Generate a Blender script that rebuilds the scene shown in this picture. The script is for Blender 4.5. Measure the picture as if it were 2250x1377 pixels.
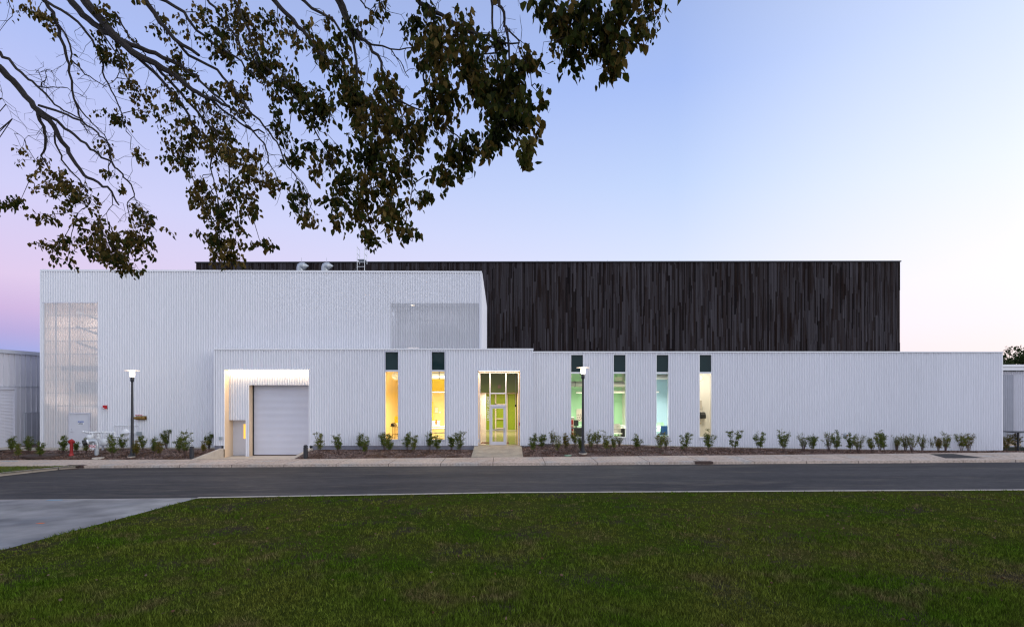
import bpy, math, random
import numpy as np
from mathutils import Vector, noise

for o in list(bpy.data.objects): bpy.data.objects.remove(o)
S = bpy.context.scene
COL = S.collection
R = math.radians
random.seed(7); rng = np.random.default_rng(7)

# ------------------------------------------------------------------ camera
F = 1200.0; VX = 1109.0; VY = 855.0; CZ = 3.5
cam = bpy.data.cameras.new('camera'); co = bpy.data.objects.new('camera', cam); COL.objects.link(co)
co.location = (0, 0, CZ); co.rotation_euler = (R(90), 0, 0)
cam.sensor_width = 36; cam.lens = F / 2250 * 36
cam.shift_x = (1125 - VX) / 2250; cam.shift_y = (VY - 688.5) / 2250
cam.clip_start = 0.1; cam.clip_end = 3000
S.camera = co

def P(px, py, Y): return Vector(((px - VX) / F * Y, Y, CZ - (py - VY) / F * Y))
def X_(px, Y): return (px - VX) / F * Y
def Z_(py, Y): return CZ - (py - VY) / F * Y

def lin(c):
    return tuple((v / 255 / 12.92) if v / 255 <= .04045 else ((v / 255 + .055) / 1.055) ** 2.4 for v in c) + (1,)

# ------------------------------------------------------------------ world: dusk sky by direction
W = bpy.data.worlds.new('World'); S.world = W; W.use_nodes = True
nt = W.node_tree; nt.nodes.clear()
def N(t, **k):
    n = nt.nodes.new(t)
    for a, b in k.items(): setattr(n, a, b)
    return n
def M_(op, a, b=None, c=None, clamp=False):
    n = N('ShaderNodeMath', operation=op, use_clamp=clamp)
    for i, v in enumerate((a, b, c)):
        if v is None: continue
        if isinstance(v, (int, float)): n.inputs[i].default_value = v
        else: nt.links.new(v, n.inputs[i])
    return n.outputs[0]
tc = N('ShaderNodeTexCoord'); sx = N('ShaderNodeSeparateXYZ'); nt.links.new(tc.outputs['Generated'], sx.inputs[0])
x, y, z = sx.outputs
hl = M_('SQRT', M_('ADD', M_('MULTIPLY', x, x), M_('ADD', M_('MULTIPLY', y, y), 1e-5)))
s = M_('DIVIDE', x, hl)
def ramp(stops):
    r = N('ShaderNodeValToRGB'); nt.links.new(z, r.inputs[0])
    e = r.color_ramp.elements
    while len(e) < len(stops): e.new(0.5)
    for i, (p, c) in enumerate(stops): e[i].position = p; e[i].color = lin(c)
    return r.outputs[0]
rl = ramp([(0, (140, 158, 218)), (.05, (154, 164, 220)), (.08, (178, 165, 214)), (.11, (200, 176, 217)), (.155, (216, 196, 228)),
           (.27, (202, 200, 238)), (.46, (168, 184, 235)), (.65, (150, 165, 210)), (1, (150, 155, 175))])
rm = ramp([(0, (232, 214, 232)), (.1, (228, 224, 244)), (.2, (216, 224, 248)), (.34, (189, 208, 244)), (.48, (162, 185, 238)), (.65, (148, 168, 215)), (1, (150, 155, 175))])
rr = ramp([(0, (255, 224, 210)), (.05, (255, 238, 236)), (.155, (252, 246, 255)), (.3, (236, 242, 255)), (.46, (212, 225, 253)), (.65, (180, 195, 225)), (1, (150, 155, 175))])
def mix(f, a, b):
    m = N('ShaderNodeMix', data_type='RGBA'); nt.links.new(f, m.inputs[0]); nt.links.new(a, m.inputs[6]); nt.links.new(b, m.inputs[7]); return m.outputs[2]
f1 = M_('MULTIPLY_ADD', s, 1 / .98, .68 / .98, True); f2 = M_('MULTIPLY_ADD', s, 1 / .42, -.3 / .42, True)
sk = mix(f2, mix(f1, rl, rm), rr)
back = M_('MULTIPLY_ADD', M_('MULTIPLY', y, -1.0), 1.2, 0.2, True)
gain = M_('MULTIPLY_ADD', back, 0.62, 1.0)
gain = M_('MULTIPLY', gain, M_('MULTIPLY_ADD', M_('MULTIPLY_ADD', s, 2.0, -1.35, True), .35, 1.0))
wt = N('ShaderNodeMix', data_type='RGBA'); nt.links.new(M_('MULTIPLY', back, .75), wt.inputs[0]); nt.links.new(sk, wt.inputs[6]); wt.inputs[7].default_value = (.675, .715, .805, 1)
bg = N('ShaderNodeBackground'); nt.links.new(wt.outputs[2], bg.inputs[0]); nt.links.new(gain, bg.inputs[1])
ns = N('ShaderNodeTexSky'); ns.sky_type = 'NISHITA'; ns.sun_disc = False; ns.sun_elevation = R(2); ns.sun_rotation = R(105)
bg2 = N('ShaderNodeBackground'); nt.links.new(ns.outputs[0], bg2.inputs[0]); bg2.inputs[1].default_value = 0.004
ad = N('ShaderNodeAddShader'); nt.links.new(bg.outputs[0], ad.inputs[0]); nt.links.new(bg2.outputs[0], ad.inputs[1])
wo = N('ShaderNodeOutputWorld'); nt.links.new(ad.outputs[0], wo.inputs[0])

# afterglow: weak, very soft, from the right and a little behind the camera
sl = bpy.data.lights.new('sun', 'SUN'); sl.energy = 0.7; sl.angle = R(40); sl.color = (1, .93, .84)
so = bpy.data.objects.new('sun', sl); COL.objects.link(so)
so.rotation_euler = Vector((-math.sin(R(105)), -math.cos(R(105)) * 1, -.22)).to_track_quat('-Z', 'Y').to_euler()
S.view_settings.view_transform = 'Standard'; S.view_settings.look = 'None'
S.view_settings.exposure = 0.14; S.view_settings.gamma = 1
S.cycles.filter_width = 1.25; S.cycles.max_bounces = 8; S.cycles.transparent_max_bounces = 16

# ------------------------------------------------------------------ materials
MATS = {}
def newmat(name):
    m = bpy.data.materials.new(name); m.use_nodes = True; MATS[name] = m
    return m, m.node_tree, m.node_tree.nodes['Principled BSDF']
def mat(name, col, rough=.6, metal=0, nscale=0, namt=.15, bump=0, bscale=40, stretch=(1, 1, 1), emit=None, estr=0, spec=None, coord='Object', detail=4):
    m, t, b = newmat(name)
    b.inputs['Base Color'].default_value = (*col, 1); b.inputs['Roughness'].default_value = rough; b.inputs['Metallic'].default_value = metal
    if spec is not None: b.inputs['Specular IOR Level'].default_value = spec
    if emit: b.inputs['Emission Color'].default_value = (*emit, 1); b.inputs['Emission Strength'].default_value = estr
    L = t.links
    if nscale or bump:
        tcn = t.nodes.new('ShaderNodeTexCoord'); mp = t.nodes.new('ShaderNodeMapping'); mp.inputs['Scale'].default_value = stretch
        L.new(tcn.outputs[coord], mp.inputs[0])
    if nscale:
        n = t.nodes.new('ShaderNodeTexNoise'); n.inputs['Scale'].default_value = nscale; n.inputs['Detail'].default_value = detail; L.new(mp.outputs[0], n.inputs[0])
        mr = t.nodes.new('ShaderNodeMapRange'); mr.inputs[1].default_value = .25; mr.inputs[2].default_value = .75
        mr.inputs[3].default_value = 1 - namt; mr.inputs[4].default_value = 1 + namt; L.new(n.outputs[0], mr.inputs[0])
        vm = t.nodes.new('ShaderNodeVectorMath'); vm.operation = 'SCALE'; vm.inputs[0].default_value = col; L.new(mr.outputs[0], vm.inputs['Scale'])
        L.new(vm.outputs[0], b.inputs['Base Color'])
    if bump:
        n2 = t.nodes.new('ShaderNodeTexNoise'); n2.inputs['Scale'].default_value = bscale; n2.inputs['Detail'].default_value = 4; L.new(mp.outputs[0], n2.inputs[0])
        bp = t.nodes.new('ShaderNodeBump'); bp.inputs['Strength'].default_value = bump; bp.inputs['Distance'].default_value = .02
        L.new(n2.outputs[0], bp.inputs['Height']); L.new(bp.outputs[0], b.inputs['Normal'])
    return m
def twotone(name, ca, cb, s1=1., s2=20., rough=.9, bump=.5, bscale=60, stretch=(1, 1, 1), cc=None, lo=.38, hi=.62, attr=None):
    """large patches between ca and cb, fine grain on top; optional per-piece attribute variation"""
    m, t, b = newmat(name); L = t.links; b.inputs['Roughness'].default_value = rough; b.inputs['Specular IOR Level'].default_value = 0 if attr or 'lawn' in name else .15
    tcn = t.nodes.new('ShaderNodeTexCoord'); mp = t.nodes.new('ShaderNodeMapping'); mp.inputs['Scale'].default_value = stretch; L.new(tcn.outputs['Object'], mp.inputs[0])
    def nz(sc, d=5):
        n = t.nodes.new('ShaderNodeTexNoise'); n.inputs['Scale'].default_value = sc; n.inputs['Detail'].default_value = d; L.new(mp.outputs[0], n.inputs[0]); return n.outputs[0]
    def mr(v, a, b2, c, d):
        n = t.nodes.new('ShaderNodeMapRange')
        for i, q in enumerate((a, b2, c, d)): n.inputs[i + 1].default_value = q
        L.new(v, n.inputs[0]); return n.outputs[0]
    def mx(f, a, b2):
        n = t.nodes.new('ShaderNodeMix'); n.data_type = 'RGBA'; L.new(f, n.inputs[0])
        for i, v in ((6, a), (7, b2)):
            if isinstance(v, tuple): n.inputs[i].default_value = (*v, 1)
            else: L.new(v, n.inputs[i])
        return n.outputs[2]
    c = mx(mr(nz(s1), lo, hi, 0, 1), ca, cb)
    if cc: c = mx(mr(nz(s1 * 2.7, 6), .52, .68, 0, .9), c, cc)
    g = mr(nz(s2, 3), .3, .7, .72, 1.3)
    if attr:
        a = t.nodes.new('ShaderNodeAttribute'); a.attribute_name = attr
        g2 = mr(a.outputs['Fac'], 0, 1, .4, 1.75); mm = t.nodes.new('ShaderNodeMath'); mm.operation = 'MULTIPLY'; L.new(g, mm.inputs[0]); L.new(g2, mm.inputs[1]); g = mm.outputs[0]
    vm = t.nodes.new('ShaderNodeVectorMath'); vm.operation = 'SCALE'; L.new(c, vm.inputs[0]); L.new(g, vm.inputs['Scale']); L.new(vm.outputs[0], b.inputs['Base Color'])
    if bump:
        bp = t.nodes.new('ShaderNodeBump'); bp.inputs['Strength'].default_value = bump; bp.inputs['Distance'].default_value = .03
        L.new(nz(bscale, 5), bp.inputs['Height']); L.new(bp.outputs[0], b.inputs['Normal'])
    return m

mat('white_metal', (.745, .755, .80), .27, nscale=.35, namt=.03, stretch=(1, 1, .15), bump=.0)
mat('white_trim', (.78, .79, .82), .4)
mat('light_frame', (.62, .63, .70), .35, metal=.2)
mat('grey_metal', (.42, .43, .48), .45, nscale=2, namt=.06)
mat('door_grey', (.60, .61, .66), .5, nscale=3, namt=.03)
mat('shutter', (.58, .59, .66), .38, nscale=1, namt=.03)
mat('shed_metal', (.60, .60, .65), .45, nscale=.8, namt=.08, stretch=(1, 1, .3))
mat('shed_trim', (.48, .50, .55), .5)
mat('concrete_dark', (.20, .20, .24), .85, nscale=3, namt=.2, bump=.2)
mat('concrete', (.46, .41, .35), .85, nscale=2.5, namt=.14, bump=.2, detail=8)
mat('ply', (.72, .55, .38), .5, nscale=1.5, namt=.10, stretch=(3, 3, .25), detail=6)
mat('stair_wall', (.72, .62, .54), .6)
mat('girt_dark', (.10, .11, .13), .6)
mat('ply_yellow', (.78, .55, .24), .55, nscale=1.5, namt=.10, stretch=(3, 3, .25), detail=6)
mat('black_metal', (.018, .02, .026), .4)
mat('dark_iron', (.055, .032, .025), .7, nscale=8, namt=.4, bump=.4)
mat('galv', (.42, .45, .48), .45, metal=.5, nscale=9, namt=.15)
mat('duct_skin', (.42, .42, .40), .4, metal=.25)
mat('white_pipe', (.72, .74, .76), .45)
mat('red_paint', (.30, .012, .012), .45, nscale=6, namt=.2)
mat('red_sign', (.45, .01, .015), .5)
mat('brass', (.28, .17, .05), .35, metal=.8, nscale=8, namt=.3)
mat('blue_sign', (.02, .09, .40), .5)
mat('sign_white', (.75, .77, .8), .5)
mat('text_dark', (.03, .04, .08), .6)
mat('text_white', (.85, .9, .75), .5)
mat('black_plastic', (.02, .02, .02), .5)
mat('grey_box', (.30, .34, .36), .5)
mat('green_lid', (.14, .24, .16), .6)
mat('yellow_wall', (.88, .68, .008), .6)
mat('pale_yellow', (.88, .76, .38), .6)
mat('green_wall', (.40, .70, .42), .6)
mat('lime_wall', (.33, .50, .03), .5)
mat('blue_wall', (.38, .55, .62), .6)
mat('cream_wall', (.76, .72, .64), .6)
mat('floor_in', (.42, .38, .30), .15)
mat('ceil_in', (.35, .33, .28), .7)
mat('red_mat', (.35, .05, .03), .9)
mat('blue_chair', (.01, .09, .26), .5)
mat('tan_furn', (.50, .36, .16), .6)
mat('white_furn', (.75, .72, .64), .5)
mat('red_item', (.5, .03, .02), .5)
mat('orange_item', (.6, .15, .03), .5)
mat('art_paper', (.72, .62, .55), .8)
mat('lamp_glow', (1, .9, .75), .5, emit=(1, .74, .44), estr=9)
mat('lamp_disc', (.9, .85, .8), .4, emit=(1, .72, .5), estr=.9)  # weak emission stands in for lens light caught by the opal disc
mat('strip_glow', (1, .9, .8), .5, emit=(1, .78, .50), estr=9)
mat('pendant_glow', (1, 1, .9), .5, emit=(1, .88, .66), estr=5)
mat('dim_glow', (.9, .8, .75), .5, emit=(1, .85, .75), estr=.9)
mat('warm_glass', (.8, .5, .1), .3, emit=(1, .55, .06), estr=.9)
mat('transom', (.006, .026, .028), .06, spec=.2)
mat('orange_mark', (.75, .16, .03), .9)
mat('blue_mark', (.08, .35, .55), .9)
mat('bark', (.022, .016, .013), .9, nscale=14, namt=.4, bump=.9, bscale=30, stretch=(1, 1, .4))
mat('twig', (.024, .017, .014), .9)
mat('shrub_stem', (.09, .055, .045), .9)
mat('roofing', (.25, .25, .27), .9)

# glass: thin, clear, faint reflection
m, t, b = newmat('glass'); t.nodes.remove(b); L = t.links
tr = t.nodes.new('ShaderNodeBsdfTransparent'); tr.inputs[0].default_value = (.93, .96, .95, 1)
gl = t.nodes.new('ShaderNodeBsdfGlossy'); gl.inputs['Roughness'].default_value = .02
fr = t.nodes.new('ShaderNodeFresnel'); fr.inputs[0].default_value = 1.4
ms = t.nodes.new('ShaderNodeMixShader'); L.new(fr.outputs[0], ms.inputs[0]); L.new(tr.outputs[0], ms.inputs[1]); L.new(gl.outputs[0], ms.inputs[2])
L.new(ms.outputs[0], t.nodes['Material Output'].inputs[0])
# perforated screen: white painted metal, about a third open
m, t, b = newmat('perforated'); L = t.links
b.inputs['Base Color'].default_value = (.74, .75, .79, 1); b.inputs['Roughness'].default_value = .4
tr = t.nodes.new('ShaderNodeBsdfTransparent'); ms = t.nodes.new('ShaderNodeMixShader'); ms.inputs[0].default_value = .68
L.new(tr.outputs[0], ms.inputs[1]); L.new(b.outputs[0], ms.inputs[2]); L.new(ms.outputs[0], t.nodes['Material Output'].inputs[0])
# charred planks: each board (an island) its own tone, vertical rusty and black streaks
m, t, b = newmat('planks'); L = t.links; b.inputs['Roughness'].default_value = .75; b.inputs['Specular IOR Level'].default_value = .06
ge = t.nodes.new('ShaderNodeNewGeometry'); cr = t.nodes.new('ShaderNodeValToRGB'); L.new(ge.outputs['Random Per Island'], cr.inputs[0])
e = cr.color_ramp.elements
for i, (p, c) in enumerate([(0, (.008, .006, .007)), (.16, (.017, .013, .013)), (.32, (.029, .022, .022)), (.5, (.038, .033, .036)), (.8, (.047, .042, .046)), (1, (.062, .056, .062))]):
    if i > 1: e.new(p)
for i, (p, c) in enumerate([(0, (.008, .006, .007)), (.16, (.017, .013, .013)), (.32, (.029, .022, .022)), (.5, (.038, .033, .036)), (.8, (.047, .042, .046)), (1, (.062, .056, .062))]):
    e[i].position = p; e[i].color = (*c, 1)
tcn = t.nodes.new('ShaderNodeTexCoord'); mp = t.nodes.new('ShaderNodeMapping'); mp.inputs['Scale'].default_value = (4.5, 1, .28); L.new(tcn.outputs['Object'], mp.inputs[0])
n1 = t.nodes.new('ShaderNodeTexNoise'); n1.inputs['Scale'].default_value = 1.0; n1.inputs['Detail'].default_value = 6; L.new(mp.outputs[0], n1.inputs[0])
mr = t.nodes.new('ShaderNodeMapRange'); mr.inputs[1].default_value = .52; mr.inputs[2].default_value = .62; mr.inputs[4].default_value = .65; L.new(n1.outputs[0], mr.inputs[0])
mx = t.nodes.new('ShaderNodeMix'); mx.data_type = 'RGBA'; L.new(mr.outputs[0], mx.inputs[0]); L.new(cr.outputs[0], mx.inputs[6]); mx.inputs[7].default_value = (.014, .007, .005, 1)
L.new(mx.outputs[2], b.inputs['Base Color'])
# leaves
def leafmat(name, cols, transl=.25):
    m, t, b = newmat(name); L = t.links; b.inputs['Roughness'].default_value = .6; b.inputs['Specular IOR Level'].default_value = .08
    a = t.nodes.new('ShaderNodeAttribute'); a.attribute_name = 'rnd'
    cr = t.nodes.new('ShaderNodeValToRGB'); L.new(a.outputs['Fac'], cr.inputs[0]); e = cr.color_ramp.elements
    for i in range(len(cols) - 2): e.new(.5)
    for i, c in enumerate(cols): e[i].position = i / (len(cols) - 1); e[i].color = (*c, 1)
    L.new(cr.outputs[0], b.inputs['Base Color'])
    tl = t.nodes.new('ShaderNodeBsdfTranslucent'); L.new(cr.outputs[0], tl.inputs[0])
    ms = t.nodes.new('ShaderNodeMixShader'); ms.inputs[0].default_value = transl
    L.new(b.outputs[0], ms.inputs[1]); L.new(tl.outputs[0], ms.inputs[2]); L.new(ms.outputs[0], t.nodes['Material Output'].inputs[0])
leafmat('tree_leaf', [(.011, .018, .004), (.028, .040, .007), (.056, .062, .011), (.086, .062, .014), (.13, .083, .02), (.25, .175, .055)], .42)
leafmat('shrub_leaf', [(.035, .062, .014), (.065, .11, .02), (.12, .16, .03), (.18, .17, .035), (.26, .15, .03)])
leafmat('shrub_leaf_gold', [(.05, .06, .016), (.10, .11, .02), (.16, .13, .025), (.22, .12, .03), (.26, .13, .03)])
leafmat('far_leaf', [(.02, .035, .010), (.035, .055, .016), (.05, .07, .02)])
leafmat('fallen', [(.05, .025, .015), (.10, .055, .03), (.16, .11, .08), (.12, .05, .02)], .1)
twotone('lawn_base', (.036, .052, .008), (.052, .054, .014), .22, 24, cc=(.045, .036, .026), bump=.9, bscale=40)
twotone('grass_blade', (.062, .118, .009), (.118, .136, .022), .42, 5, cc=(.140, .110, .05), bump=0, attr='rnd')
twotone('grass_far', (.05, .075, .02), (.08, .085, .03), .5, 24, cc=(.07, .06, .03), bump=.8, bscale=30)
twotone('asphalt', (.036, .034, .036), (.060, .056, .056), .8, 14, rough=.7, bump=.5, bscale=60, stretch=(.16, 1, 1), cc=(.085, .075, .066))
twotone('drive_concrete', (.215, .21, .21), (.285, .28, .27), .22, 1.1, rough=.7, bump=.15, bscale=30, stretch=(.8, .8, 1), cc=(.15, .155, .165))
twotone('mulch', (.095, .064, .053), (.14, .105, .094), 1.2, 25, bump=1, bscale=35)
twotone('mulch_chip', (.12, .072, .052), (.21, .15, .13), 1.2, 25, bump=0, attr='rnd')
twotone('terrain', (.04, .06, .02), (.06, .065, .03), .05, 3, bump=.3)
twotone('walk_agg', (.30, .27, .22), (.38, .34, .27), 2, 60, bump=.3, bscale=120)
# sidewalk concrete with tooled joints
twotone('sidewalk', (.42, .34, .28), (.50, .41, .34), .35, 10, rough=.85, bump=.1, bscale=60, cc=(.40, .37, .34))
m = MATS['sidewalk']; t = m.node_tree; L = t.links; b = t.nodes['Principled BSDF']
lk = b.inputs['Base Color'].links[0].from_socket
tcn = t.nodes.new('ShaderNodeTexCoord'); sp = t.nodes.new('ShaderNodeSeparateXYZ'); L.new(tcn.outputs['Object'], sp.inputs[0])
def mm(op, a, bb):
    n = t.nodes.new('ShaderNodeMath'); n.operation = op
    for i, v in enumerate((a, bb)):
        if isinstance(v, (int, float)): n.inputs[i].default_value = v
        else: L.new(v, n.inputs[i])
    return n.outputs[0]
j = mm('LESS_THAN', mm('FRACT', mm('DIVIDE', mm('ADD', sp.outputs[0], 101.7 * 1.0), 2.66), 0), .012)
mx = t.nodes.new('ShaderNodeMix'); mx.data_type = 'RGBA'; L.new(j, mx.inputs[0]); L.new(lk, mx.inputs[6]); mx.inputs[7].default_value = (.12, .10, .085, 1)
L.new(mx.outputs[2], b.inputs['Base Color'])

# ------------------------------------------------------------------ mesh helpers
WL = {}
class MB:
    def __init__(s): s.v = []; s.f = []; s.m = []; s.sm = []
    def add(s, vs, fs, mi=0, sm=False):
        k = len(s.v); s.v += [tuple(v) for v in vs]; s.f += [tuple(i + k for i in f) for f in fs]; s.m += [mi] * len(fs); s.sm += [sm] * len(fs); return s
    def box(s, x0, x1, y0, y1, z0, z1, mi=0):
        if x0 > x1: x0, x1 = x1, x0
        if y0 > y1: y0, y1 = y1, y0
        if z0 > z1: z0, z1 = z1, z0
        return s.add([(x0, y0, z0), (x1, y0, z0), (x1, y1, z0), (x0, y1, z0), (x0, y0, z1), (x1, y0, z1), (x1, y1, z1), (x0, y1, z1)],
                     [(0, 3, 2, 1), (4, 5, 6, 7), (0, 1, 5, 4), (1, 2, 6, 5), (2, 3, 7, 6), (3, 0, 4, 7)], mi)
    def quad(s, *p, mi=0): return s.add(p, [tuple(range(len(p)))], mi)
    def tube(s, pts, rs, n=8, mi=0, cap=True):
        pts = [Vector(p) for p in pts]
        if isinstance(rs, (int, float)): rs = [rs] * len(pts)
        vs = []; up = Vector((0, 0, 1)); prev = None
        for i, p in enumerate(pts):
            d = (pts[min(i + 1, len(pts) - 1)] - pts[max(i - 1, 0)])
            if d.length < 1e-9: d = Vector((0, 0, 1))
            d.normalize()
            if prev is None: a = d.orthogonal().normalized()
            else:
                a = prev - d * prev.dot(d)
                if a.length < 1e-6: a = d.orthogonal()
                a.normalize()
            prev = a; c = d.cross(a)
            for k in range(n):
                th = 2 * math.pi * k / n; vs.append(p + (a * math.cos(th) + c * math.sin(th)) * rs[i])
        fs = []
        for i in range(len(pts) - 1):
            for k in range(n): fs.append((i * n + k, i * n + (k + 1) % n, (i + 1) * n + (k + 1) % n, (i + 1) * n + k))
        if cap: fs += [tuple(range(n))[::-1], tuple((len(pts) - 1) * n + k for k in range(n))]
        return s.add(vs, fs, mi, True)
    def lathe(s, c, prof, n=20, mi=0, axis='z', cap=True):
        vs = []
        for r, h in prof:
            for k in range(n):
                th = 2 * math.pi * k / n; a, b2 = r * math.cos(th), r * math.sin(th)
                vs.append({'z': (c[0] + a, c[1] + b2, c[2] + h), 'y': (c[0] + a, c[1] + h, c[2] + b2), 'x': (c[0] + h, c[1] + a, c[2] + b2)}[axis])
        fs = [(i * n + k, i * n + (k + 1) % n, (i + 1) * n + (k + 1) % n, (i + 1) * n + k) for i in range(len(prof) - 1) for k in range(n)]
        if cap: fs += [tuple(range(n))[::-1], tuple((len(prof) - 1) * n + k for k in range(n))]
        return s.add(vs, fs, mi, True)
    def build(s, name, mats, parent=None, **tags):
        me = bpy.data.meshes.new(name); off = WL.get(parent.name, Vector((0, 0, 0))) if parent else Vector((0, 0, 0))
        me.from_pydata([(v[0] - off.x, v[1] - off.y, v[2] - off.z) for v in s.v], [], s.f)
        if isinstance(mats, str): mats = [mats]
        for q in mats: me.materials.append(MATS[q])
        me.polygons.foreach_set('material_index', s.m); me.polygons.foreach_set('use_smooth', s.sm)
        if any(s.sm) and not all(s.sm) or any(s.sm): 
            try: me.set_sharp_from_angle(angle=R(80 if name in ('corrugated_wall', 'perforated_screen', 'recess_wall') else 40))
            except Exception: pass
        me.update()
        return link(name, me, parent, **tags)
def link(name, me, parent=None, **tags):
    o = bpy.data.objects.new(name, me); COL.objects.link(o)
    if parent: o.parent = parent; WL[o.name] = WL.get(parent.name, Vector((0, 0, 0))).copy()
    for k, v in tags.items():
        if v: o[k] = v
    return o
def thing(name, label, cat, loc=(0, 0, 0), group=None):
    o = bpy.data.objects.new(name, None); COL.objects.link(o); o.location = loc; WL[o.name] = Vector(loc); o.empty_display_size = .2
    o['label'] = label; o['category'] = cat
    if group: o['group'] = group
    return o
def npmesh(name, V, Fc, matn, parent=None, rnd=None, smooth=False, **tags):
    """V (n,3), Fc (m,k) equal-size faces; rnd per vertex attribute"""
    me = bpy.data.meshes.new(name); off = WL.get(parent.name, Vector((0, 0, 0))) if parent else Vector((0, 0, 0))
    V = np.asarray(V, dtype=np.float32) - np.array(off, dtype=np.float32)
    Fc = np.asarray(Fc, dtype=np.int32); k = Fc.shape[1]
    me.vertices.add(len(V)); me.vertices.foreach_set('co', V.ravel())
    me.loops.add(Fc.size); me.loops.foreach_set('vertex_index', Fc.ravel())
    me.polygons.add(len(Fc)); me.polygons.foreach_set('loop_start', np.arange(0, Fc.size, k, dtype=np.int32))
    try: me.polygons.foreach_set('loop_total', np.full(len(Fc), k, dtype=np.int32))
    except Exception: pass
    if rnd is not None:
        a = me.attributes.new('rnd', 'FLOAT', 'POINT'); a.data.foreach_set('value', np.asarray(rnd, dtype=np.float32))
    me.materials.append(MATS[matn]); me.update(calc_edges=True); me.validate()
    if smooth: me.polygons.foreach_set('use_smooth', [True] * len(me.polygons))
    return link(name, me, parent, **tags)
def text_mesh(txt, size, matn, origin, xdir, ydir, parent, name='lettering', align='CENTER', **tags):
    cu = bpy.data.curves.new('t', 'FONT'); cu.body = txt; cu.size = size; cu.align_x = align; cu.align_y = 'CENTER'; cu.extrude = .002; cu.offset = size * .02
    o = bpy.data.objects.new('t', cu); COL.objects.link(o)
    dg = bpy.context.evaluated_depsgraph_get(); me = bpy.data.meshes.new_from_object(o.evaluated_get(dg)); bpy.data.objects.remove(o)
    xd = Vector(xdir).normalized(); yd = Vector(ydir).normalized(); zd = xd.cross(yd); og = Vector(origin) - (WL.get(parent.name, Vector()) if parent else Vector())
    for v in me.vertices: v.co = og + xd * v.co.x + yd * v.co.y + zd * v.co.z
    me.materials.clear(); me.materials.append(MATS[matn]); me.name = name
    return link(name, me, parent, **tags)

# ------------------------------------------------------------------ terrain levels
def itp(x, pts): return float(np.interp(x, [p[0] for p in pts], [p[1] for p in pts]))
def zkn(x): return itp(x, [(-60, -.9), (-12, -.54), (0, -.34), (19, -.24), (60, -.1)])
def zkf(x): return itp(x, [(-60, -.6), (-30, -.43), (0, -.25), (27, -.07), (60, .1)])
def zsb(x): return itp(x, [(-60, -.55), (-30, -.41), (-17, -.37), (-11.8, -.35), (0, -.25), (12.4, -.137), (28.7, .027), (60, .2)])
def zw(x): return itp(x, [(-60, -.12), (-29, -.12), (-18, -.15), (-2, -.17), (1.5, .05), (2.6, .09), (6.2, .09), (11.9, -.07), (19, -.2), (30.8, -.36), (60, -.42)])
YKN, YKF, YSB, YW = 20.3, 27.8, 30.2, 33.6
def zlawn(x, y):
    r = (YKN - y) * .05 if y > -2 else 1.115
    return zkn(x) + r + .03 * noise.noise((x * .25, y * .25, 0)) * min(1, max(0, (YKN - y) / 2))
def zbed(x, y):
    f = min(1, max(0, (y - YSB) / (YW - YSB))); return zsb(x) * (1 - f) + zw(x) * f - .02 + .05 * math.sin(math.pi * f)
def zroad(x, y):
    f = (y - YKN) / (YKF - YKN); return (zkn(x) - .07) * (1 - f) + (zkf(x) - .13) * f + .04 * math.sin(math.pi * min(1, max(0, f)))
def grid(name, xs, ys, zf, matn, **tags):
    V = [(x, y, zf(x, y)) for y in ys for x in xs]; n = len(xs)
    Fc = [(j * n + i, j * n + i + 1, (j + 1) * n + i + 1, (j + 1) * n + i) for j in range(len(ys) - 1) for i in range(n - 1)]
    return npmesh(name, V, Fc, matn, smooth=True, **tags)
ls = lambda a, b, n: list(np.linspace(a, b, n))
MB().quad((-1500, -800, -1.6), (1500, -800, -1.6), (1500, 2200, -1.6), (-1500, 2200, -1.6)).build('ground', 'terrain', kind='structure')
grid('lawn', ls(-11.4, 70, 120), ls(-60, YKN - .1, 90), zlawn, 'lawn_base', kind='structure')
grid('lawn_beyond_driveway', ls(-90, -27, 20), ls(-60, YKN - .1, 30), zlawn, 'lawn_base', kind='structure')
grid('driveway', ls(-27, -11.4, 20), ls(-60, YKN, 40), lambda x, y: zlawn(x, y) - .015, 'drive_concrete', kind='structure')
grid('road', ls(-90, 90, 140), ls(YKN, YKF, 12), zroad, 'asphalt', kind='structure')
# sidewalk with kerb face
xs = ls(-90, 90, 140); b_ = MB()
for i in range(len(xs) - 1):
    a, c = xs[i], xs[i + 1]
    b_.quad((a, YKF, zkf(a)), (c, YKF, zkf(c)), (c, YSB, zsb(c)), (a, YSB, zsb(a)))
    b_.quad((a, YKF, zkf(a) - .3), (c, YKF, zkf(c) - .3), (c, YKF, zkf(c)), (a, YKF, zkf(a)))
    b_.quad((a, YSB, zsb(a)), (c, YSB, zsb(c)), (c, YSB, zsb(c) - .3), (a, YSB, zsb(a) - .3))
b_.build('sidewalk', 'sidewalk', kind='structure')
# near kerb
b_ = MB(); xs = ls(-11.4, 90, 80)
for i in range(len(xs) - 1):
    a, c = xs[i], xs[i + 1]; za, zc = zkn(a) + .02, zkn(c) + .02
    b_.quad((a, YKN - .12, za), (c, YKN - .12, zc), (c, YKN + .06, zc), (a, YKN + .06, za))[:0] if False else b_.quad((a, YKN - .12, za), (a, YKN + .06, za), (c, YKN + .06, zc), (c, YKN - .12, zc))
    b_.quad((a, YKN + .06, za), (a, YKN + .06, za - .3), (c, YKN + .06, zc - .3), (c, YKN + .06, zc))
b_.build('kerb', 'concrete', kind='structure')
b_ = MB(); xs = ls(-27, -11.4, 12)
for i in range(len(xs) - 1):
    a, c = xs[i], xs[i + 1]
    b_.quad((a, YKN - .0, zkn(a) - .012), (c, YKN - .0, zkn(c) - .012), (c, YKN + .1, zkn(c) - .02), (a, YKN + .1, zkn(a) - .02))
b_.build('kerb', 'concrete', kind='structure')
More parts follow.
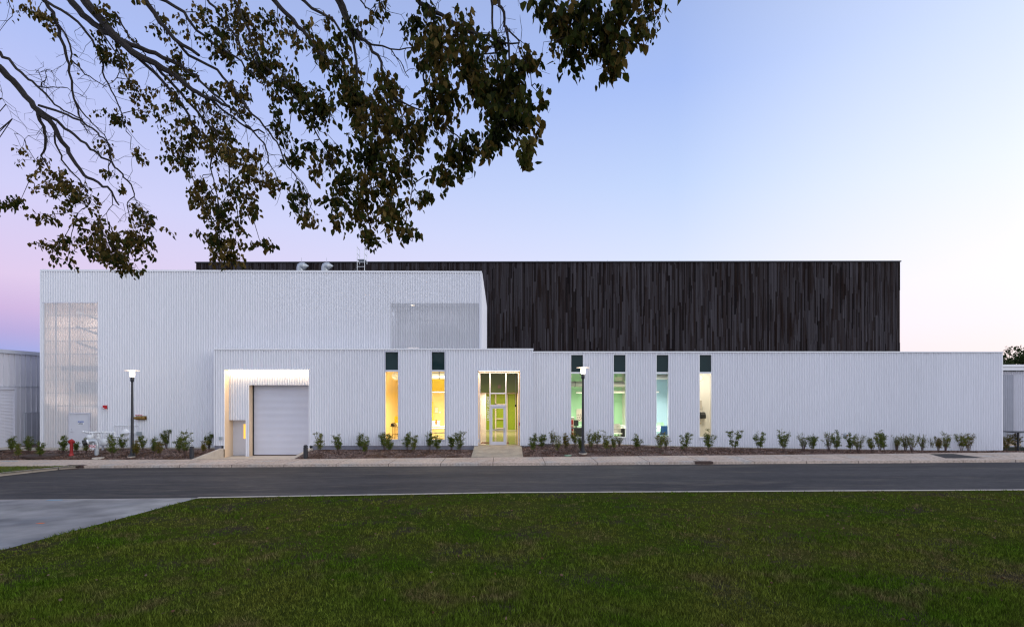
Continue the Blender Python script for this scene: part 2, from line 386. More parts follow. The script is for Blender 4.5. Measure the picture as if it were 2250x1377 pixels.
# planting beds (left of ramp, ramp to entrance walk, right)
RX0, RX1 = -17.12, -11.90      # loading ramp
EX0, EX1 = -1.85, 1.02         # entrance walk
def bedz(x, y): return zbed(x, y) + .035 * noise.noise((x * 1.3, y * 1.3, 3))
for a, c, y1 in ((-60, RX0 - .25, 33.7), (RX1 + .25, EX0, 33.33), (EX1, 70, 34.5)):
    grid('mulch_bed', ls(a, c, max(4, int((c - a) * 2))), ls(YSB, y1, 9), bedz, 'mulch', kind='structure')
grid('mulch_bed', ls(-60, -28.9, 20), ls(33.7, 50, 8), bedz, 'mulch', kind='structure')
# mulch chips
nC = 42000; cx = rng.uniform(-31, 36, nC); cy = YSB + .04 + rng.uniform(0, 1, nC) * 3.1
ok = ~(((cx > RX0 - .4) & (cx < RX1 + .4)) | ((cx > EX0 - .03) & (cx < EX1 + .03)))
cx, cy = cx[ok], cy[ok]; n = len(cx); cz = np.array([bedz(a, b2) for a, b2 in zip(cx, cy)])
d1 = rng.normal(size=(n, 3)); d1[:, 2] *= .45; d1 /= np.linalg.norm(d1, axis=1)[:, None]; d2 = np.cross(d1, rng.normal(size=(n, 3))); d2 /= np.linalg.norm(d2, axis=1)[:, None]
L1 = rng.uniform(.02, .055, n)[:, None]; L2 = rng.uniform(.008, .02, n)[:, None]; c0 = np.stack([cx, cy, cz + .012], 1)
V = np.stack([c0 - d1 * L1 - d2 * L2, c0 + d1 * L1 - d2 * L2, c0 + d1 * L1 + d2 * L2, c0 - d1 * L1 + d2 * L2], 1).reshape(-1, 3)
npmesh('mulch_chips', V, np.arange(4 * n).reshape(-1, 4), 'mulch_chip', rnd=np.repeat(rng.uniform(0, 1, n), 4), kind='stuff')

# grass blades
def blades(name, X, Y, zf, h, w, matn='grass_blade'):
    n = len(X); Zg = np.array([zf(a, b2) for a, b2 in zip(X, Y)])
    th = rng.uniform(0, 2 * math.pi, n); lean = rng.normal(0, .45, (n, 2)) * h[:, None]
    bx, by = np.cos(th) * w, np.sin(th) * w
    V = np.stack([np.stack([X - bx, Y - by, Zg - .01], 1), np.stack([X + bx, Y + by, Zg - .01], 1), np.stack([X + lean[:, 0], Y + lean[:, 1], Zg + h], 1)], 1).reshape(-1, 3)
    return npmesh(name, V, np.arange(3 * n).reshape(-1, 3), matn, rnd=np.repeat(rng.uniform(0, 1, n) ** 1.3, 3), kind='stuff')
nB = 390000
nT = nB // 6
Yb = 5.5 / (1 - rng.uniform(0, 1, nT) * (1 - 5.5 / 20.15)); Xb = rng.uniform(-1.12, 1.12, nT) * Yb; tv = np.repeat(rng.uniform(.6, 1.5, nT), 6)
Yb = np.repeat(Yb, 6) + rng.normal(0, .035, nT * 6); Xb = np.repeat(Xb, 6) + rng.normal(0, .035, nT * 6); ok = Yb < 20.15; Xb, Yb, tv = Xb[ok], Yb[ok], tv[ok]
ok = (Xb > -11.42 + .06 * np.sin(Yb * 3)) ; Xb, Yb, tv = Xb[ok], Yb[ok], tv[ok]
hh = tv * rng.uniform(.022, .062, len(Xb)) * (1 + .25 * np.sin(Xb * .9 + Yb * 1.7)) ; ww = .0036 + .00055 * Yb * rng.uniform(.5, 1.2, len(Xb))
blades('grass', Xb, Yb, zlawn, hh, ww)
# corner grass on the left between sidewalk and road with its kerb
cv = [(-21.6, 27.72), (-22.2, 27.2), (-22.75, 26.4), (-23.4, 25.3), (-24.6, 24.2), (-27, 23.3), (-33, 22.9), (-60, 22.8)]
zc_ = lambda x, y: zkf(x) - .01 + 0 * y
b_ = MB(); b_.quad(*[(x, y, zc_(x, y)) for x, y in cv], (-60, YKF - .01, zc_(-60, 0)), mi=0); b_.build('grass_corner', 'grass_far', kind='structure')
b_ = MB()
for i in range(len(cv) - 1):
    (xa, ya), (xc, yc) = cv[i], cv[i + 1]; d = Vector((yc - ya, xa - xc)).normalized() * -.16
    za = zc_(xa, 0) + .02; zc2 = zc_(xc, 0) + .02
    b_.quad((xa, ya, za), (xc, yc, zc2), (xc - d.x, yc - d.y, zc2), (xa - d.x, ya - d.y, za))
    b_.quad((xa - d.x, ya - d.y, za), (xc - d.x, yc - d.y, zc2), (xc - d.x, yc - d.y, zc2 - .3), (xa - d.x, ya - d.y, za - .3))
b_.build('kerb', 'concrete', kind='structure')
nn = 9000; Xc = rng.uniform(-30, -21.6, nn); Yc = rng.uniform(22.9, 27.78, nn)
cvx = np.array([p[0] for p in cv][::-1]); cvy = np.array([p[1] for p in cv][::-1]); ok = Yc > np.interp(Xc, cvx, cvy) + .02
Xc, Yc = Xc[ok], Yc[ok]; blades('grass', Xc, Yc, zc_, rng.uniform(.03, .07, len(Xc)), np.full(len(Xc), .014))
# entrance walk, stoop and side path
b_ = MB(); ys = ls(YSB, 34.0, 6)
zwalk = lambda y: itp(y, [(YSB, zsb(-.4)), (33.2, .04), (34.5, .05)])
for i in range(5): b_.quad((EX0, ys[i], zwalk(ys[i]) + .004), (EX1, ys[i], zwalk(ys[i]) + .004), (EX1, ys[i + 1], zwalk(ys[i + 1]) + .004), (EX0, ys[i + 1], zwalk(ys[i + 1]) + .004))
for xx in (EX0, EX1):
    for i in range(5): b_.quad((xx, ys[i], -.6), (xx, ys[i + 1], -.6), (xx, ys[i + 1], zwalk(ys[i + 1]) + .004), (xx, ys[i], zwalk(ys[i]) + .004))
b_.build('entrance_path', 'walk_agg', kind='structure')
b_ = MB().box(-29.4, -24.9, 32.9, 34.15, -.5, -.13)
pz = lambda x, y: zbed(x, y) + .05
pp = [(-29.4, 34.0), (-29.4, 33.0), (-31.0, 32.3), (-33.5, 31.7), (-40, 31.5), (-40, 32.9), (-34.0, 33.0), (-31.3, 34.2)]
b_.quad(*[(x, y, pz(x, y) + .01) for x, y in pp]); b_.build('side_path', 'concrete', kind='structure')
# loading ramp: slopes from the sidewalk down to the roll-up door
b_ = MB(); b_.quad((RX0, YSB, zsb(-15)), (RX1, YSB, zsb(-12)), (RX1, 32.2, -.62), (RX0, 32.2, -.62)); b_.quad((RX0, 32.2, -.62), (RX1, 32.2, -.62), (RX1, 34.6, -.66), (RX0, 34.6, -.66))
b_.build('loading_ramp', 'concrete', kind='structure')
MB().box(RX0 + .3, RX1 - .3, 31.9, 32.15, -.615, -.60).build('trench_drain', 'dark_iron', label='long rusty trench drain grate across the foot of the loading ramp', category='drain grate')
for nm, xx in (('on the left of the loading ramp, its inner face lit', RX0), ('on the right of the loading ramp, behind a bollard', RX1)):
    d = -.22 if xx == RX0 else .22
    b_ = MB(); a, c = xx, xx + d
    za, zb, zt = zsb(xx) + .01, -.08, -.9
    b_.add([(a, 30.25, zt), (c, 30.25, zt), (c, 33.28, zt), (a, 33.28, zt), (a, 30.25, za), (c, 30.25, za), (c, 33.28, zb), (a, 33.28, zb)],
           [(0, 3, 2, 1), (4, 5, 6, 7), (0, 1, 5, 4), (1, 2, 6, 5), (2, 3, 7, 6), (3, 0, 4, 7)])
    b_.build('retaining_wall', 'concrete', label='low sloping concrete retaining wall ' + nm, category='retaining wall', group='retaining walls of the ramp')

# ------------------------------------------------------------------ corrugated sheet
PITCH = .154
def corr(mb, x0, x1, z0, z1, Y, amp=.036, bot=None, topf=None, mi=0, seg=12, axis='x'):
    i0 = math.ceil(x0 / (PITCH / seg) + 1e-6); i1 = math.floor(x1 / (PITCH / seg) - 1e-6)
    xs = [x0] + [i * PITCH / seg for i in range(i0, i1 + 1)] + [x1]; vs = []
    for x in xs:
        c = math.cos(2 * math.pi * x / PITCH); pr = 2 * ((1 + c) / 2) ** 1.6 - 1
        y = Y - amp * (1 + pr)
        a = bot(x) if bot else z0; b2 = topf(x) if topf else z1
        vs += [(x, y, a), (x, y, b2)] if axis == 'x' else [(2 * Y - y, x, a), (2 * Y - y, x, b2)]
    mb.add(vs, [(2 * i, 2 * i + 2, 2 * i + 3, 2 * i + 1) for i in range(len(xs) - 1)], mi, True)
def wall(mb, x0, x1, z0, z1, Y, ops=(), bot=None, topf=None):
    cur = x0
    for a, c, l, h in sorted(ops):
        if a > cur: corr(mb, cur, a, z0, z1, Y, bot=bot, topf=topf)
        if h < z1: corr(mb, a, c, h, z1, Y, topf=topf)
        if l > z0: corr(mb, a, c, z0, l, Y, bot=bot)
        cur = c
    if cur < x1: corr(mb, cur, x1, z0, z1, Y, bot=bot, topf=topf)

FY = 33.3; FX0, FX1 = X_(472, FY), X_(1170.5, FY); FTOP = Z_(768, FY); FB = Z_(978.6, FY)
annex = thing('annex_building', 'long white corrugated metal building with tall block, lit windows and recessed entrance', 'building', (-5, 34, -.1))
# ---- tall block
TX0, TX1, TY = X_(91, 34.2), X_(1057, 34.2), 34.2
ttop = lambda x: itp(x, [(TX0, 10.97), (TX1, 10.86)])
SL = (X_(97, TY), X_(214.5, TY), -.15, Z_(664, TY)); SR = (X_(858.5, TY), X_(1053, TY), 5.7, Z_(666, TY))
b_ = MB(); wall(b_, TX0, FX0 - .01, -.12, 10.9, TY, [SL], topf=lambda x: ttop(x) - .02); wall(b_, FX0 - .01, TX1, FTOP - .04, 10.9, TY, [SR], topf=lambda x: ttop(x) - .02)
b_.build('corrugated_wall', 'white_metal', annex, label='tall white corrugated wall of the upper block')
b_ = MB()      # side wall facing right, roof falls to the back
corr(b_, TY, 43.5, 5, 11, TX1, axis='y', topf=lambda y: itp(y, [(34.2, 10.84), (42.7, 10.12), (60, 9)]))
b_.build('side_wall', 'white_metal', annex)
b_ = MB(); b_.quad((TX0, TY, -.12), (TX0, 43.5, -.12), (TX0, 43.5, 10.1), (TX0, TY, 10.95)); b_.quad((TX0, 43.5, -.12), (TX1, 43.5, -.12), (TX1, 43.5, 10.05), (TX0, 43.5, 10.1))
b_.build('rear_wall', 'white_metal', annex)
MB().quad((TX0, TY + .02, 10.9), (TX1, TY + .02, 10.8), (TX1, 43.5, 10.0), (TX0, 43.5, 10.05)).build('roof', 'roofing', annex)
b_ = MB()
def sloped_bar(mb, xa, xb, za, zb, y0, y1, h):
    mb.add([(xa, y0, za - h), (xb, y0, zb - h), (xb, y1, zb - h), (xa, y1, za - h), (xa, y0, za), (xb, y0, zb), (xb, y1, zb), (xa, y1, za)],
           [(0, 3, 2, 1), (4, 5, 6, 7), (0, 1, 5, 4), (1, 2, 6, 5), (2, 3, 7, 6), (3, 0, 4, 7)])
sloped_bar(b_, TX0 - .04, TX1 + .05, 10.99, 10.88, TY - .07, TY + .25, .11)
y0, y1 = TY + .25, 43.5; b_.add([(TX1 - .2, y0, 10.74), (TX1 + .06, y0, 10.74), (TX1 + .06, y1, 9.97), (TX1 - .2, y1, 9.97), (TX1 - .2, y0, 10.86), (TX1 + .06, y0, 10.86), (TX1 + .06, y1, 10.09), (TX1 - .2, y1, 10.09)],
      [(0, 3, 2, 1), (4, 5, 6, 7), (0, 1, 5, 4), (1, 2, 6, 5), (2, 3, 7, 6), (3, 0, 4, 7)])
b_.box(TX0 - .05, TX0 + .02, TY - .06, TY + .02, -.12, 10.86)
b_.box(TX1 - .03, TX1 + .05, TY - .06, TY + .02, 5.7, 10.76)
b_.build('coping', 'white_trim', annex)
MB().box(TX0 + .03, -17.8, TY - .02, TY + .3, -.6, -.12).build('plinth', 'concrete', annex)
# left perforated screen with the stairwell behind it
def cavity(x0, x1, z0, z1, d, matn):
    b_ = MB(); y0, y1 = TY + .04, TY + d
    b_.quad((x0, y1, z0), (x1, y1, z0), (x1, y1, z1), (x0, y1, z1)); b_.quad((x0, y0, z0), (x0, y1, z0), (x0, y1, z1), (x0, y0, z1))
    b_.quad((x1, y0, z0), (x1, y1, z0), (x1, y1, z1), (x1, y0, z1)); b_.quad((x0, y0, z1), (x1, y0, z1), (x1, y1, z1), (x0, y1, z1)); b_.quad((x0, y0, z0), (x1, y0, z0), (x1, y1, z0), (x0, y1, z0))
    b_.build('stairwell' if matn == 'stair_wall' else 'plant_recess', matn, annex)
DX0, DX1, DZ0, DZ1 = X_(152.5, TY), X_(199.5, TY), -.13, Z_(906.5, TY)
b_ = MB(); 
corr(b_, SL[0], DX0, SL[2], SL[3] - .05, TY); corr(b_, DX0, DX1, DZ1, SL[3] - .05, TY); corr(b_, DX1, SL[1], SL[2], SL[3] - .05, TY)
b_.build('perforated_screen', 'perforated', annex, label='tall translucent perforated screen over the stair')
cavity(SL[0], SL[1], SL[2], SL[3], 2.6, 'stair_wall')
b_ = MB()
for k in range(11):
    zz = SL[3] - .05 - .81 * (k + 1) + .05
    b_.box(SL[0], SL[1] - .1, TY + .06, TY + .11, zz - .03, zz + .03)
for xx in (SL[0] + .6, SL[0] + 1.45): b_.box(xx, xx + .05, TY + .12, TY + .18, SL[2], SL[3])
b_.build('girt', 'girt_dark', annex)
b_ = MB()      # flights of stairs and landings
xa, xb = SL[0] + 1.3, SL[1] - .1
for (z0, z1_) in ((8.5, 7.9), (7.6, 6.9), (6.6, 5.9)):
    b_.add([(xa, TY + .9, z0), (xb, TY + .9, z1_), (xb, TY + .98, z1_), (xa, TY + .98, z0), (xa, TY + .9, z0 - .12), (xb, TY + .9, z1_ - .12), (xb, TY + .98, z1_ - .12), (xa, TY + .98, z0 - .12)],
           [(0, 1, 2, 3), (0, 4, 5, 1), (3, 2, 6, 7), (4, 7, 6, 5)])
b_.box(xa - .9, xb, TY + .8, TY + 2.4, 4.7, 5.0); b_.box(xa, xb, TY + .8, TY + .88, 3.2, 4.0); b_.box(xa, xb, TY + .7, TY + 2.4, 2.3, 2.45)
b_.build('stair', 'girt_dark', annex)
MB().box(xa, xb, TY + .5, TY + .6, 2.75, 3.3).build('landing_panel', 'ply', annex)
def area(name, loc, sx_, sy_, watt, col, rot=(0, 0, 0), parent=None):
    l = bpy.data.lights.new(name, 'AREA'); l.shape = 'RECTANGLE'; l.size = sx_; l.size_y = sy_; l.energy = watt; l.color = col
    o = bpy.data.objects.new(name, l); COL.objects.link(o); o.rotation_euler = rot
    if parent: o.parent = parent; o.location = Vector(loc) - WL[parent.name]
    else: o.location = loc
    return o
area('stair_glow', ((xa + xb) / 2, TY + 1.2, 8.6), 2.4, 1.0, 85, (1, .86, .76), (R(10), 0, 0), annex)
area('stair_glow', ((xa + xb) / 2 - .6, TY + .9, 2.1), 2.0, 1.0, 60, (1, .86, .76), (R(160), 0, 0), annex)
# right perforated screen with equipment behind
b_ = MB(); corr(b_, SR[0], SR[1], SR[2], SR[3], TY); b_.build('perforated_screen', 'perforated', annex, label='wide perforated screen in front of roof equipment')
cavity(SR[0], SR[1], SR[2], SR[3], 3.0, 'grey_metal')
b_ = MB()
for zz in (Z_(674, 34.3), Z_(704, 34.3), Z_(732, 34.3), Z_(761, 34.3)): b_.box(SR[0] + .45, SR[1] - .15, TY + .08, TY + .13, zz - .05, zz + .05)
for px in (858.8, 860.5): pass
for xx in (SR[0] + .42, SR[0] + 1.75, SR[0] + 4.3, SR[1] - .2): b_.box(xx, xx + .06, TY + .14, TY + .2, SR[2], SR[3])
b_.build('girt', 'girt_dark', annex)
b_ = MB().box(X_(926, 35), X_(1000, 35), 35, 36.6, 5.7, Z_(712, 35)); b_.box(X_(1000, 35), X_(1006, 35), 35.2, 36.4, 5.7, Z_(722, 35)); b_.build('air_handler', 'concrete_dark', annex)
MB().box(X_(903, 35), X_(910, 35), 35, 35.15, Z_(670.5, 35), Z_(667, 35)).build('plant_light', 'strip_glow', annex)
MB().box(X_(896, 35), X_(923, 35), 34.9, 35.0, Z_(764.5, 35), Z_(762.8, 35)).build('plant_light', 'dim_glow', annex)
area('plant_fill', (SR[0] + 2.4, TY + .7, 8.6), 4.5, .5, 45, (.86, .9, 1), (R(20), 0, 0), annex)  # fill light added to brighten the recess, apart from the fittings
# frame of screens
b_ = MB()
b_.box(SL[0] - .1, SL[1], TY - .05, TY - .044, SL[3] - .05, SL[3] + .01)
b_.build('screen_trim', 'light_frame', annex); b_ = MB().box(SR[1] - .01, SR[1] + .05, TY - .05, TY + .01, SR[2], SR[3])
b_.build('screen_trim', 'light_frame', annex)
# service door
b_ = MB(); b_.box(DX0, DX0 + .07, TY - .08, TY + .06, DZ0, DZ1); b_.box(DX1 - .07, DX1, TY - .08, TY + .06, DZ0, DZ1); b_.box(DX0 + .07, DX1 - .07, TY - .08, TY + .06, DZ1 - .07, DZ1)
fr_ = b_.build('door_frame', 'light_frame', annex)
sd = MB().box(DX0 + .07, DX1 - .07, TY - .045, TY, DZ0 + .01, DZ1 - .07).build('service_door', 'door_grey', annex)
b_ = MB(); b_.tube([(DX0 + .17, TY - .05, .86), (DX0 + .17, TY - .12, .86), (DX0 + .3, TY - .12, .86)], .018, 8); b_.build('handle', 'grey_metal', sd); MB().lathe((DX0 + .17, TY - .045, 1.0), [(.03, 0), (.03, -.02)], 10, axis='y').build('lock', 'grey_metal', sd)
nx0, nx1, nz0, nz1 = X_(172.5, TY), X_(185.5, TY), Z_(933, TY), Z_(924, TY)
sg = MB().box(nx0, nx1, TY - .055, TY - .046, nz0, nz1).build('notice_sign', 'sign_white', sd)
MB().box(nx0 + .01, nx1 - .01, TY - .06, TY - .056, nz1 - .11, nz1 - .01).build('sign_band', 'blue_sign', sg)
text_mesh('NOTICE', .085, 'sign_white', ((nx0 + nx1) / 2, TY - .063, nz1 - .06), (1, 0, 0), (0, 0, 1), sg)
text_mesh('SPRINKLER\nRISER ROOM', .05, 'text_dark', ((nx0 + nx1) / 2, TY - .058, nz0 + .075), (1, 0, 0), (0, 0, 1), sg)

# ---- front block
FY = 33.3; FX0, FX1 = X_(472, FY), X_(1170.5, FY); FTOP = Z_(768, FY); FB = Z_(978.6, FY)
LX0, LX1, LZ1 = X_(494, FY), X_(679, FY), Z_(812, FY)
HX0, HX1, HZ1 = X_(1051, FY), X_(1142.5, FY), Z_(815, FY)
def winrect(p0, p1, t0, m0, m1, b0, Y): return dict(x0=X_(p0, Y), x1=X_(p1, Y), zt=Z_(t0, Y), m0=Z_(m0, Y), m1=Z_(m1, Y), zb=Z_(b0, Y), Y=Y)
wf = [winrect(847, 875, 773, 812.5, 816.5, 965, FY), winrect(949, 977, 773, 812.5, 816.5, 965, FY)]
WY = 33.9
wr = [winrect(a, a + 26, 779.5, 817, 820.5, 959.5, WY) for a in (1254.8, 1348.2, 1442.3, 1536.7)]
FR = .05
def wop(w): return (w['x0'] - FR, w['x1'] + FR, w['zb'] - FR, w['zt'] + FR)
b_ = MB(); wall(b_, FX0, FX1, FB, FTOP, FY, [wop(w) for w in wf] + [(LX0, LX1, FB - .01, LZ1), (HX0, HX1, FB - .01, HZ1)])
b_.build('corrugated_wall', 'white_metal', annex, label='white corrugated wall of the low front block')
b_ = MB().box(FX0 - .03, FX1 + .04, FY - .09, FY + .25, FTOP - .02, FTOP + .07)
b_.box(FX0 - .02, FX0 + .05, FY - .055, FY + .02, FB, FTOP - .02); b_.box(FX1 - .05, FX1 + .02, FY - .055, FY + .02, FB, FTOP - .02)
b_.box(LX0 - .03, LX1 + .03, FY - .06, FY + .02, LZ1 + .002, LZ1 + .05); b_.box(LX0 - .045, LX0 - .002, FY - .06, FY + .02, -.14, LZ1 + .05); b_.box(LX1 + .002, LX1 + .045, FY - .06, FY + .02, -.14, LZ1 + .05)
b_.box(HX0 - .03, HX1 + .03, FY - .06, FY + .02, HZ1 + .002, HZ1 + .04); b_.box(HX0 - .045, HX0 - .002, FY - .06, FY + .02, FB, HZ1 + .04); b_.box(HX1 + .002, HX1 + .045, FY - .06, FY + .02, FB, HZ1 + .04)
b_.build('coping', 'white_trim', annex)
for a, c in ((FX0, LX0 - .02), (LX1 + .02, HX0 - .01), (HX1 + .01, FX1)): MB().box(a, c, FY, FY + .3, -1, FB).build('plinth', 'concrete_dark', annex)
b_ = MB(); b_.quad((FX0, FY, FB), (FX0, TY, FB), (FX0, TY, FTOP), (FX0, FY, FTOP)); b_.build('side_wall', 'white_metal', annex); b_ = MB(); b_.quad((FX1, FY, FB), (FX1, WY, FB), (FX1, WY, FTOP), (FX1, FY, FTOP)); b_.build('side_wall', 'white_metal', annex)
MB().quad((FX0, FY, FTOP - .05), (FX1, FY, FTOP - .05), (FX1, 46, FTOP - .05), (TX1, 46, FTOP - .05), (TX1, TY + .02, FTOP - .05), (FX0, TY + .02, FTOP - .05)).build('roof', 'roofing', annex)
# ---- wing
WX0, WX1 = FX1, X_(2201, WY); WTOP = Z_(774, WY)
wb = lambda x: zw(x) + .03
b_ = MB(); wall(b_, WX0, WX1, -.4, WTOP, WY, [wop(w) for w in wr], bot=wb); b_.build('corrugated_wall', 'white_metal', annex, label='long white corrugated wall of the right wing')
b_ = MB().box(WX0, WX1 + .04, WY - .09, WY + .25, WTOP - .02, WTOP + .06); b_.box(WX1 - .05, WX1 + .03, WY - .055, WY + .02, -.35, WTOP - .02); b_.build('coping', 'white_trim', annex)
b_ = MB(); b_.quad((WX1, WY, -.5), (WX1, 46, -.5), (WX1, 46, WTOP), (WX1, WY, WTOP)); b_.build('side_wall', 'white_metal', annex)
MB().quad((WX0, WY, WTOP - .04), (WX1, WY, WTOP - .04), (WX1, 46, WTOP - .04), (WX0, 46, WTOP - .04)).build('roof', 'roofing', annex)
MB().box(WX0, WX1 - .05, WY - .0, WY + .2, -1, -.0).build('plinth', 'concrete', annex)
# ---- windows
for i, w in enumerate(wf + wr):
    Y = w['Y']; x0, x1, zt, zb = w['x0'], w['x1'], w['zt'], w['zb']; b_ = MB()
    ya, yb = Y - .06, Y + .12
    b_.box(x0 - FR, x0, ya, yb, zb, zt); b_.box(x1, x1 + FR, ya, yb, zb, zt); b_.box(x0 - FR, x1 + FR, ya, yb, zt, zt + FR); b_.box(x0 - FR - .03, x1 + FR + .05, ya - .03, yb, zb - FR, zb); b_.box(x0, x1, ya + .03, yb, w['m1'], w['m0'])
    fo = b_.build('window', 'light_frame' if i < 2 else 'white_trim', annex)
    MB().quad((x0, Y + .06, w['m0']), (x1, Y + .06, w['m0']), (x1, Y + .06, zt), (x0, Y + .06, zt)).build('transom_pane', 'transom', fo)
    MB().quad((x0, Y + .06, zb), (x1, Y + .06, zb), (x1, Y + .06, w['m1']), (x0, Y + .06, w['m1'])).build('pane', 'glass', fo)
# ---- interior rooms
def room(x0, x1, y0, y1, z0, z1, back, left, right, floor='floor_in', ceil='ceil_in', split=None):
    b_ = MB()
    if split:
        zs, lower = split; b_.quad((x0, y1, zs), (x1, y1, zs), (x1, y1, z1), (x0, y1, z1), mi=0); b_.quad((x0, y1, z0), (x1, y1, z0), (x1, y1, zs), (x0, y1, zs), mi=5)
    else: b_.quad((x0, y1, z0), (x1, y1, z0), (x1, y1, z1), (x0, y1, z1), mi=0); lower = back
    b_.quad((x0, y0, z0), (x0, y1, z0), (x0, y1, z1), (x0, y0, z1), mi=1); b_.quad((x1, y0, z0), (x1, y1, z0), (x1, y1, z1), (x1, y0, z1), mi=2)
    b_.quad((x0, y0, z0), (x1, y0, z0), (x1, y1, z0), (x0, y1, z0), mi=3); b_.quad((x0, y0, z1), (x1, y0, z1), (x1, y1, z1), (x0, y1, z1), mi=4)
    b_.build('interior_room', [back, left, right, floor, ceil, lower], annex)
rz1 = 5.6
room(-8.0, -2.3, FY + .14, 41, .05, rz1, 'yellow_wall', 'ply_yellow', 'pale_yellow', split=(3.26, 'pale_yellow'))
room(3.0, 8.82, WY + .14, 41, .05, rz1, 'green_wall', 'green_wall', 'cream_wall')
room(8.95, 11.85, WY + .14, 39.8, .05, rz1, 'blue_wall', 'blue_wall', 'cream_wall')
room(11.9, 16.5, WY + .14, 37.2, .05, rz1, 'cream_wall', 'cream_wall', 'cream_wall')
def pendant(label, px0, px1, py, Y, watt, col=(1, .86, .66), upl=.6):
    a, c, zz = X_(px0, Y), X_(px1, Y), Z_(py, Y); tl = thing('pendant_light', label, 'light', ((a + c) / 2, Y, zz), 'linear pendant lights inside')
    MB().box(a, c, Y - .05, Y + .05, zz + .005, zz + .08).build('housing', 'white_furn', tl)
    MB().box(a + .01, c - .01, Y - .045, Y + .045, zz - .01, zz + .004).build('diffuser', 'pendant_glow', tl)
    for q in (a + .2, c - .2): MB().tube([(q, Y, zz + .08), (q, Y, rz1)], .004, 5).build('cable', 'grey_metal', tl)
    area('pendant_glow', ((a + c) / 2, Y, zz - .03), c - a, .12, watt, col, (0, 0, 0), tl)
    area('pendant_uplight', ((a + c) / 2, Y, zz + .12), c - a, .12, watt * upl, col, (R(180), 0, 0), tl)
pendant('bright linear pendant light in the yellow room, behind the second window', 925, 1000, 861.5, 37, 330, (1, .86, .62))
pendant('linear pendant light in the green room, beside the lamp post', 1266, 1300, 862.5, 37, 200, (1, .94, .84), .04)
pendant('linear pendant light in the green room, above the office chair', 1335, 1372, 862, 37, 200, (1, .94, .84), .04)
pendant('short end of a pendant light in the blue room', 1400, 1447, 861.5, 37, 300, (1, .94, .88), .04)
area('room_glow', (13.4, 35.0, 5.4), 1.2, .4, 140, (1, .92, .78), (0, 0, 0), annex)
area('room_glow', (-6.8, 34.5, 5.3), .8, .4, 120, (1, .78, .45), (0, 0, 0), annex)  # unseen fill light above the window head, placed to light the duct end
def duct(label, a, c, Y, zz, r, cuff=None):
    d = thing('air_duct', label, 'duct', ((a + c) / 2, Y, zz), 'round ducts inside')
    MB().lathe((a, Y, zz), [(r, 0), (r, c - a)], 24, axis='x').build('pipe', 'duct_skin', d)
    b_ = MB()
    for q in (cuff or []): b_.lathe((q, Y, zz), [(r + .02, -.02), (r + .02, .02)], 24, axis='x')
    if cuff: b_.build('hanger', 'black_metal', d)
def P2(px, Y): return X_(px, Y)
duct('silver duct crossing the top of the yellow room', -6.4, -2.4, 38.5, Z_(825, 38.5), .24, [X_(966, 38.5)])
duct('silver duct crossing the green room', 3.1, X_(1371, 38.5), 38.5, Z_(843.5, 38.5), .2, [X_(1263, 38.5)])
duct('silver duct at the top of the blue room', 9.0, 11.8, 38.0, Z_(828, 38), .18)
for lab, px, py, Y, r in (('round duct end beside the wood wall in the yellow room', 869, 826, 36.2, .24), ('dark round duct end in the cream room', 1537, 830, 35.8, .2)):
    d = thing('air_duct', lab, 'duct', tuple(P(px, py, Y)), 'round ducts inside'); c = P(px, py, Y)
    MB().lathe(c, [(r * .55, .0), (r * .6, -.01), (r, -.012), (r, 1.0)], 24, axis='y').build('pipe', 'duct_skin', d); MB().lathe(c, [(r + .03, -.02), (r + .03, .03), (r + .002, .03), (r + .002, -.02), (r + .03, -.02)], 24, axis='y', cap=False).build('flange', 'tan_furn', d)
# interior furniture
def table(name, label, cat, x0, x1, y0, y1, zt, mt, ml, shelf=None, th=.04):
    t_ = thing(name, label, cat, ((x0 + x1) / 2, (y0 + y1) / 2, .05)); MB().box(x0, x1, y0, y1, zt - th, zt).build('table_top', mt, t_)
    for a in (x0 + .03, x1 - .07):
        for c in (y0 + .03, y1 - .07): MB().box(a, a + .04, c, c + .04, .05, zt - th).build('leg', ml, t_)
    if shelf: MB().box(x0 + .03, x1 - .03, y0 + .05, y1 - .05, shelf, shelf + .02).build('shelf', mt, t_)
    return t_
table('workbench', 'tan workbench with boxes against the wood wall, seen through the first window', 'workbench', X_(861, 35), -5.4, 35, 35.8, 1.12, 'tan_furn', 'tan_furn', .6)
for k, (a, lab) in enumerate(((864, 'left dark storage box on the workbench'), (870, 'right dark storage box on the workbench'))):
    x = X_(a, 35.3); b_ = MB(); b_.add([(x - .14, 35.1, 1.12), (x + .14, 35.1, 1.12), (x + .14, 35.5, 1.12), (x - .14, 35.5, 1.12), (x - .1, 35.1, 1.3), (x + .05, 35.1, 1.34), (x + .05, 35.5, 1.34), (x - .1, 35.5, 1.3)],
        [(0, 3, 2, 1), (4, 5, 6, 7), (0, 1, 5, 4), (1, 2, 6, 5), (2, 3, 7, 6), (3, 0, 4, 7)]); b_.build('storage_box', ['black_plastic', 'tan_furn'][k], label=lab, category='box', group='boxes on the workbench')
MB().box(X_(867, 36), X_(880, 36), 36, 36.1, 1.15, 1.72).build('display_board', 'yellow_wall', label='yellow board standing behind the workbench', category='board')
table('worktable', 'pale worktable with wire frame in the second window', 'table', X_(940, 35), X_(985, 35), 34.8, 35.8, 1.0, 'white_furn', 'tan_furn', 1.0 - .32)
table('worktable', 'white rear table loaded with papers in the yellow room', 'table', X_(935, 38), X_(990, 38), 37.6, 38.4, .95, 'white_furn', 'white_furn')
b_ = MB().box(X_(949, 37.8), X_(966, 37.8), 37.7, 38.2, .95, 1.3); b_.build('printer', 'white_furn', label='white printer on the rear table in the yellow room', category='printer')
MB().box(X_(957, 37.5), X_(960, 37.5), 37.4, 37.55, 1.1, 1.42).build('folder', 'orange_item', label='orange folder beside the white printer', category='folder')
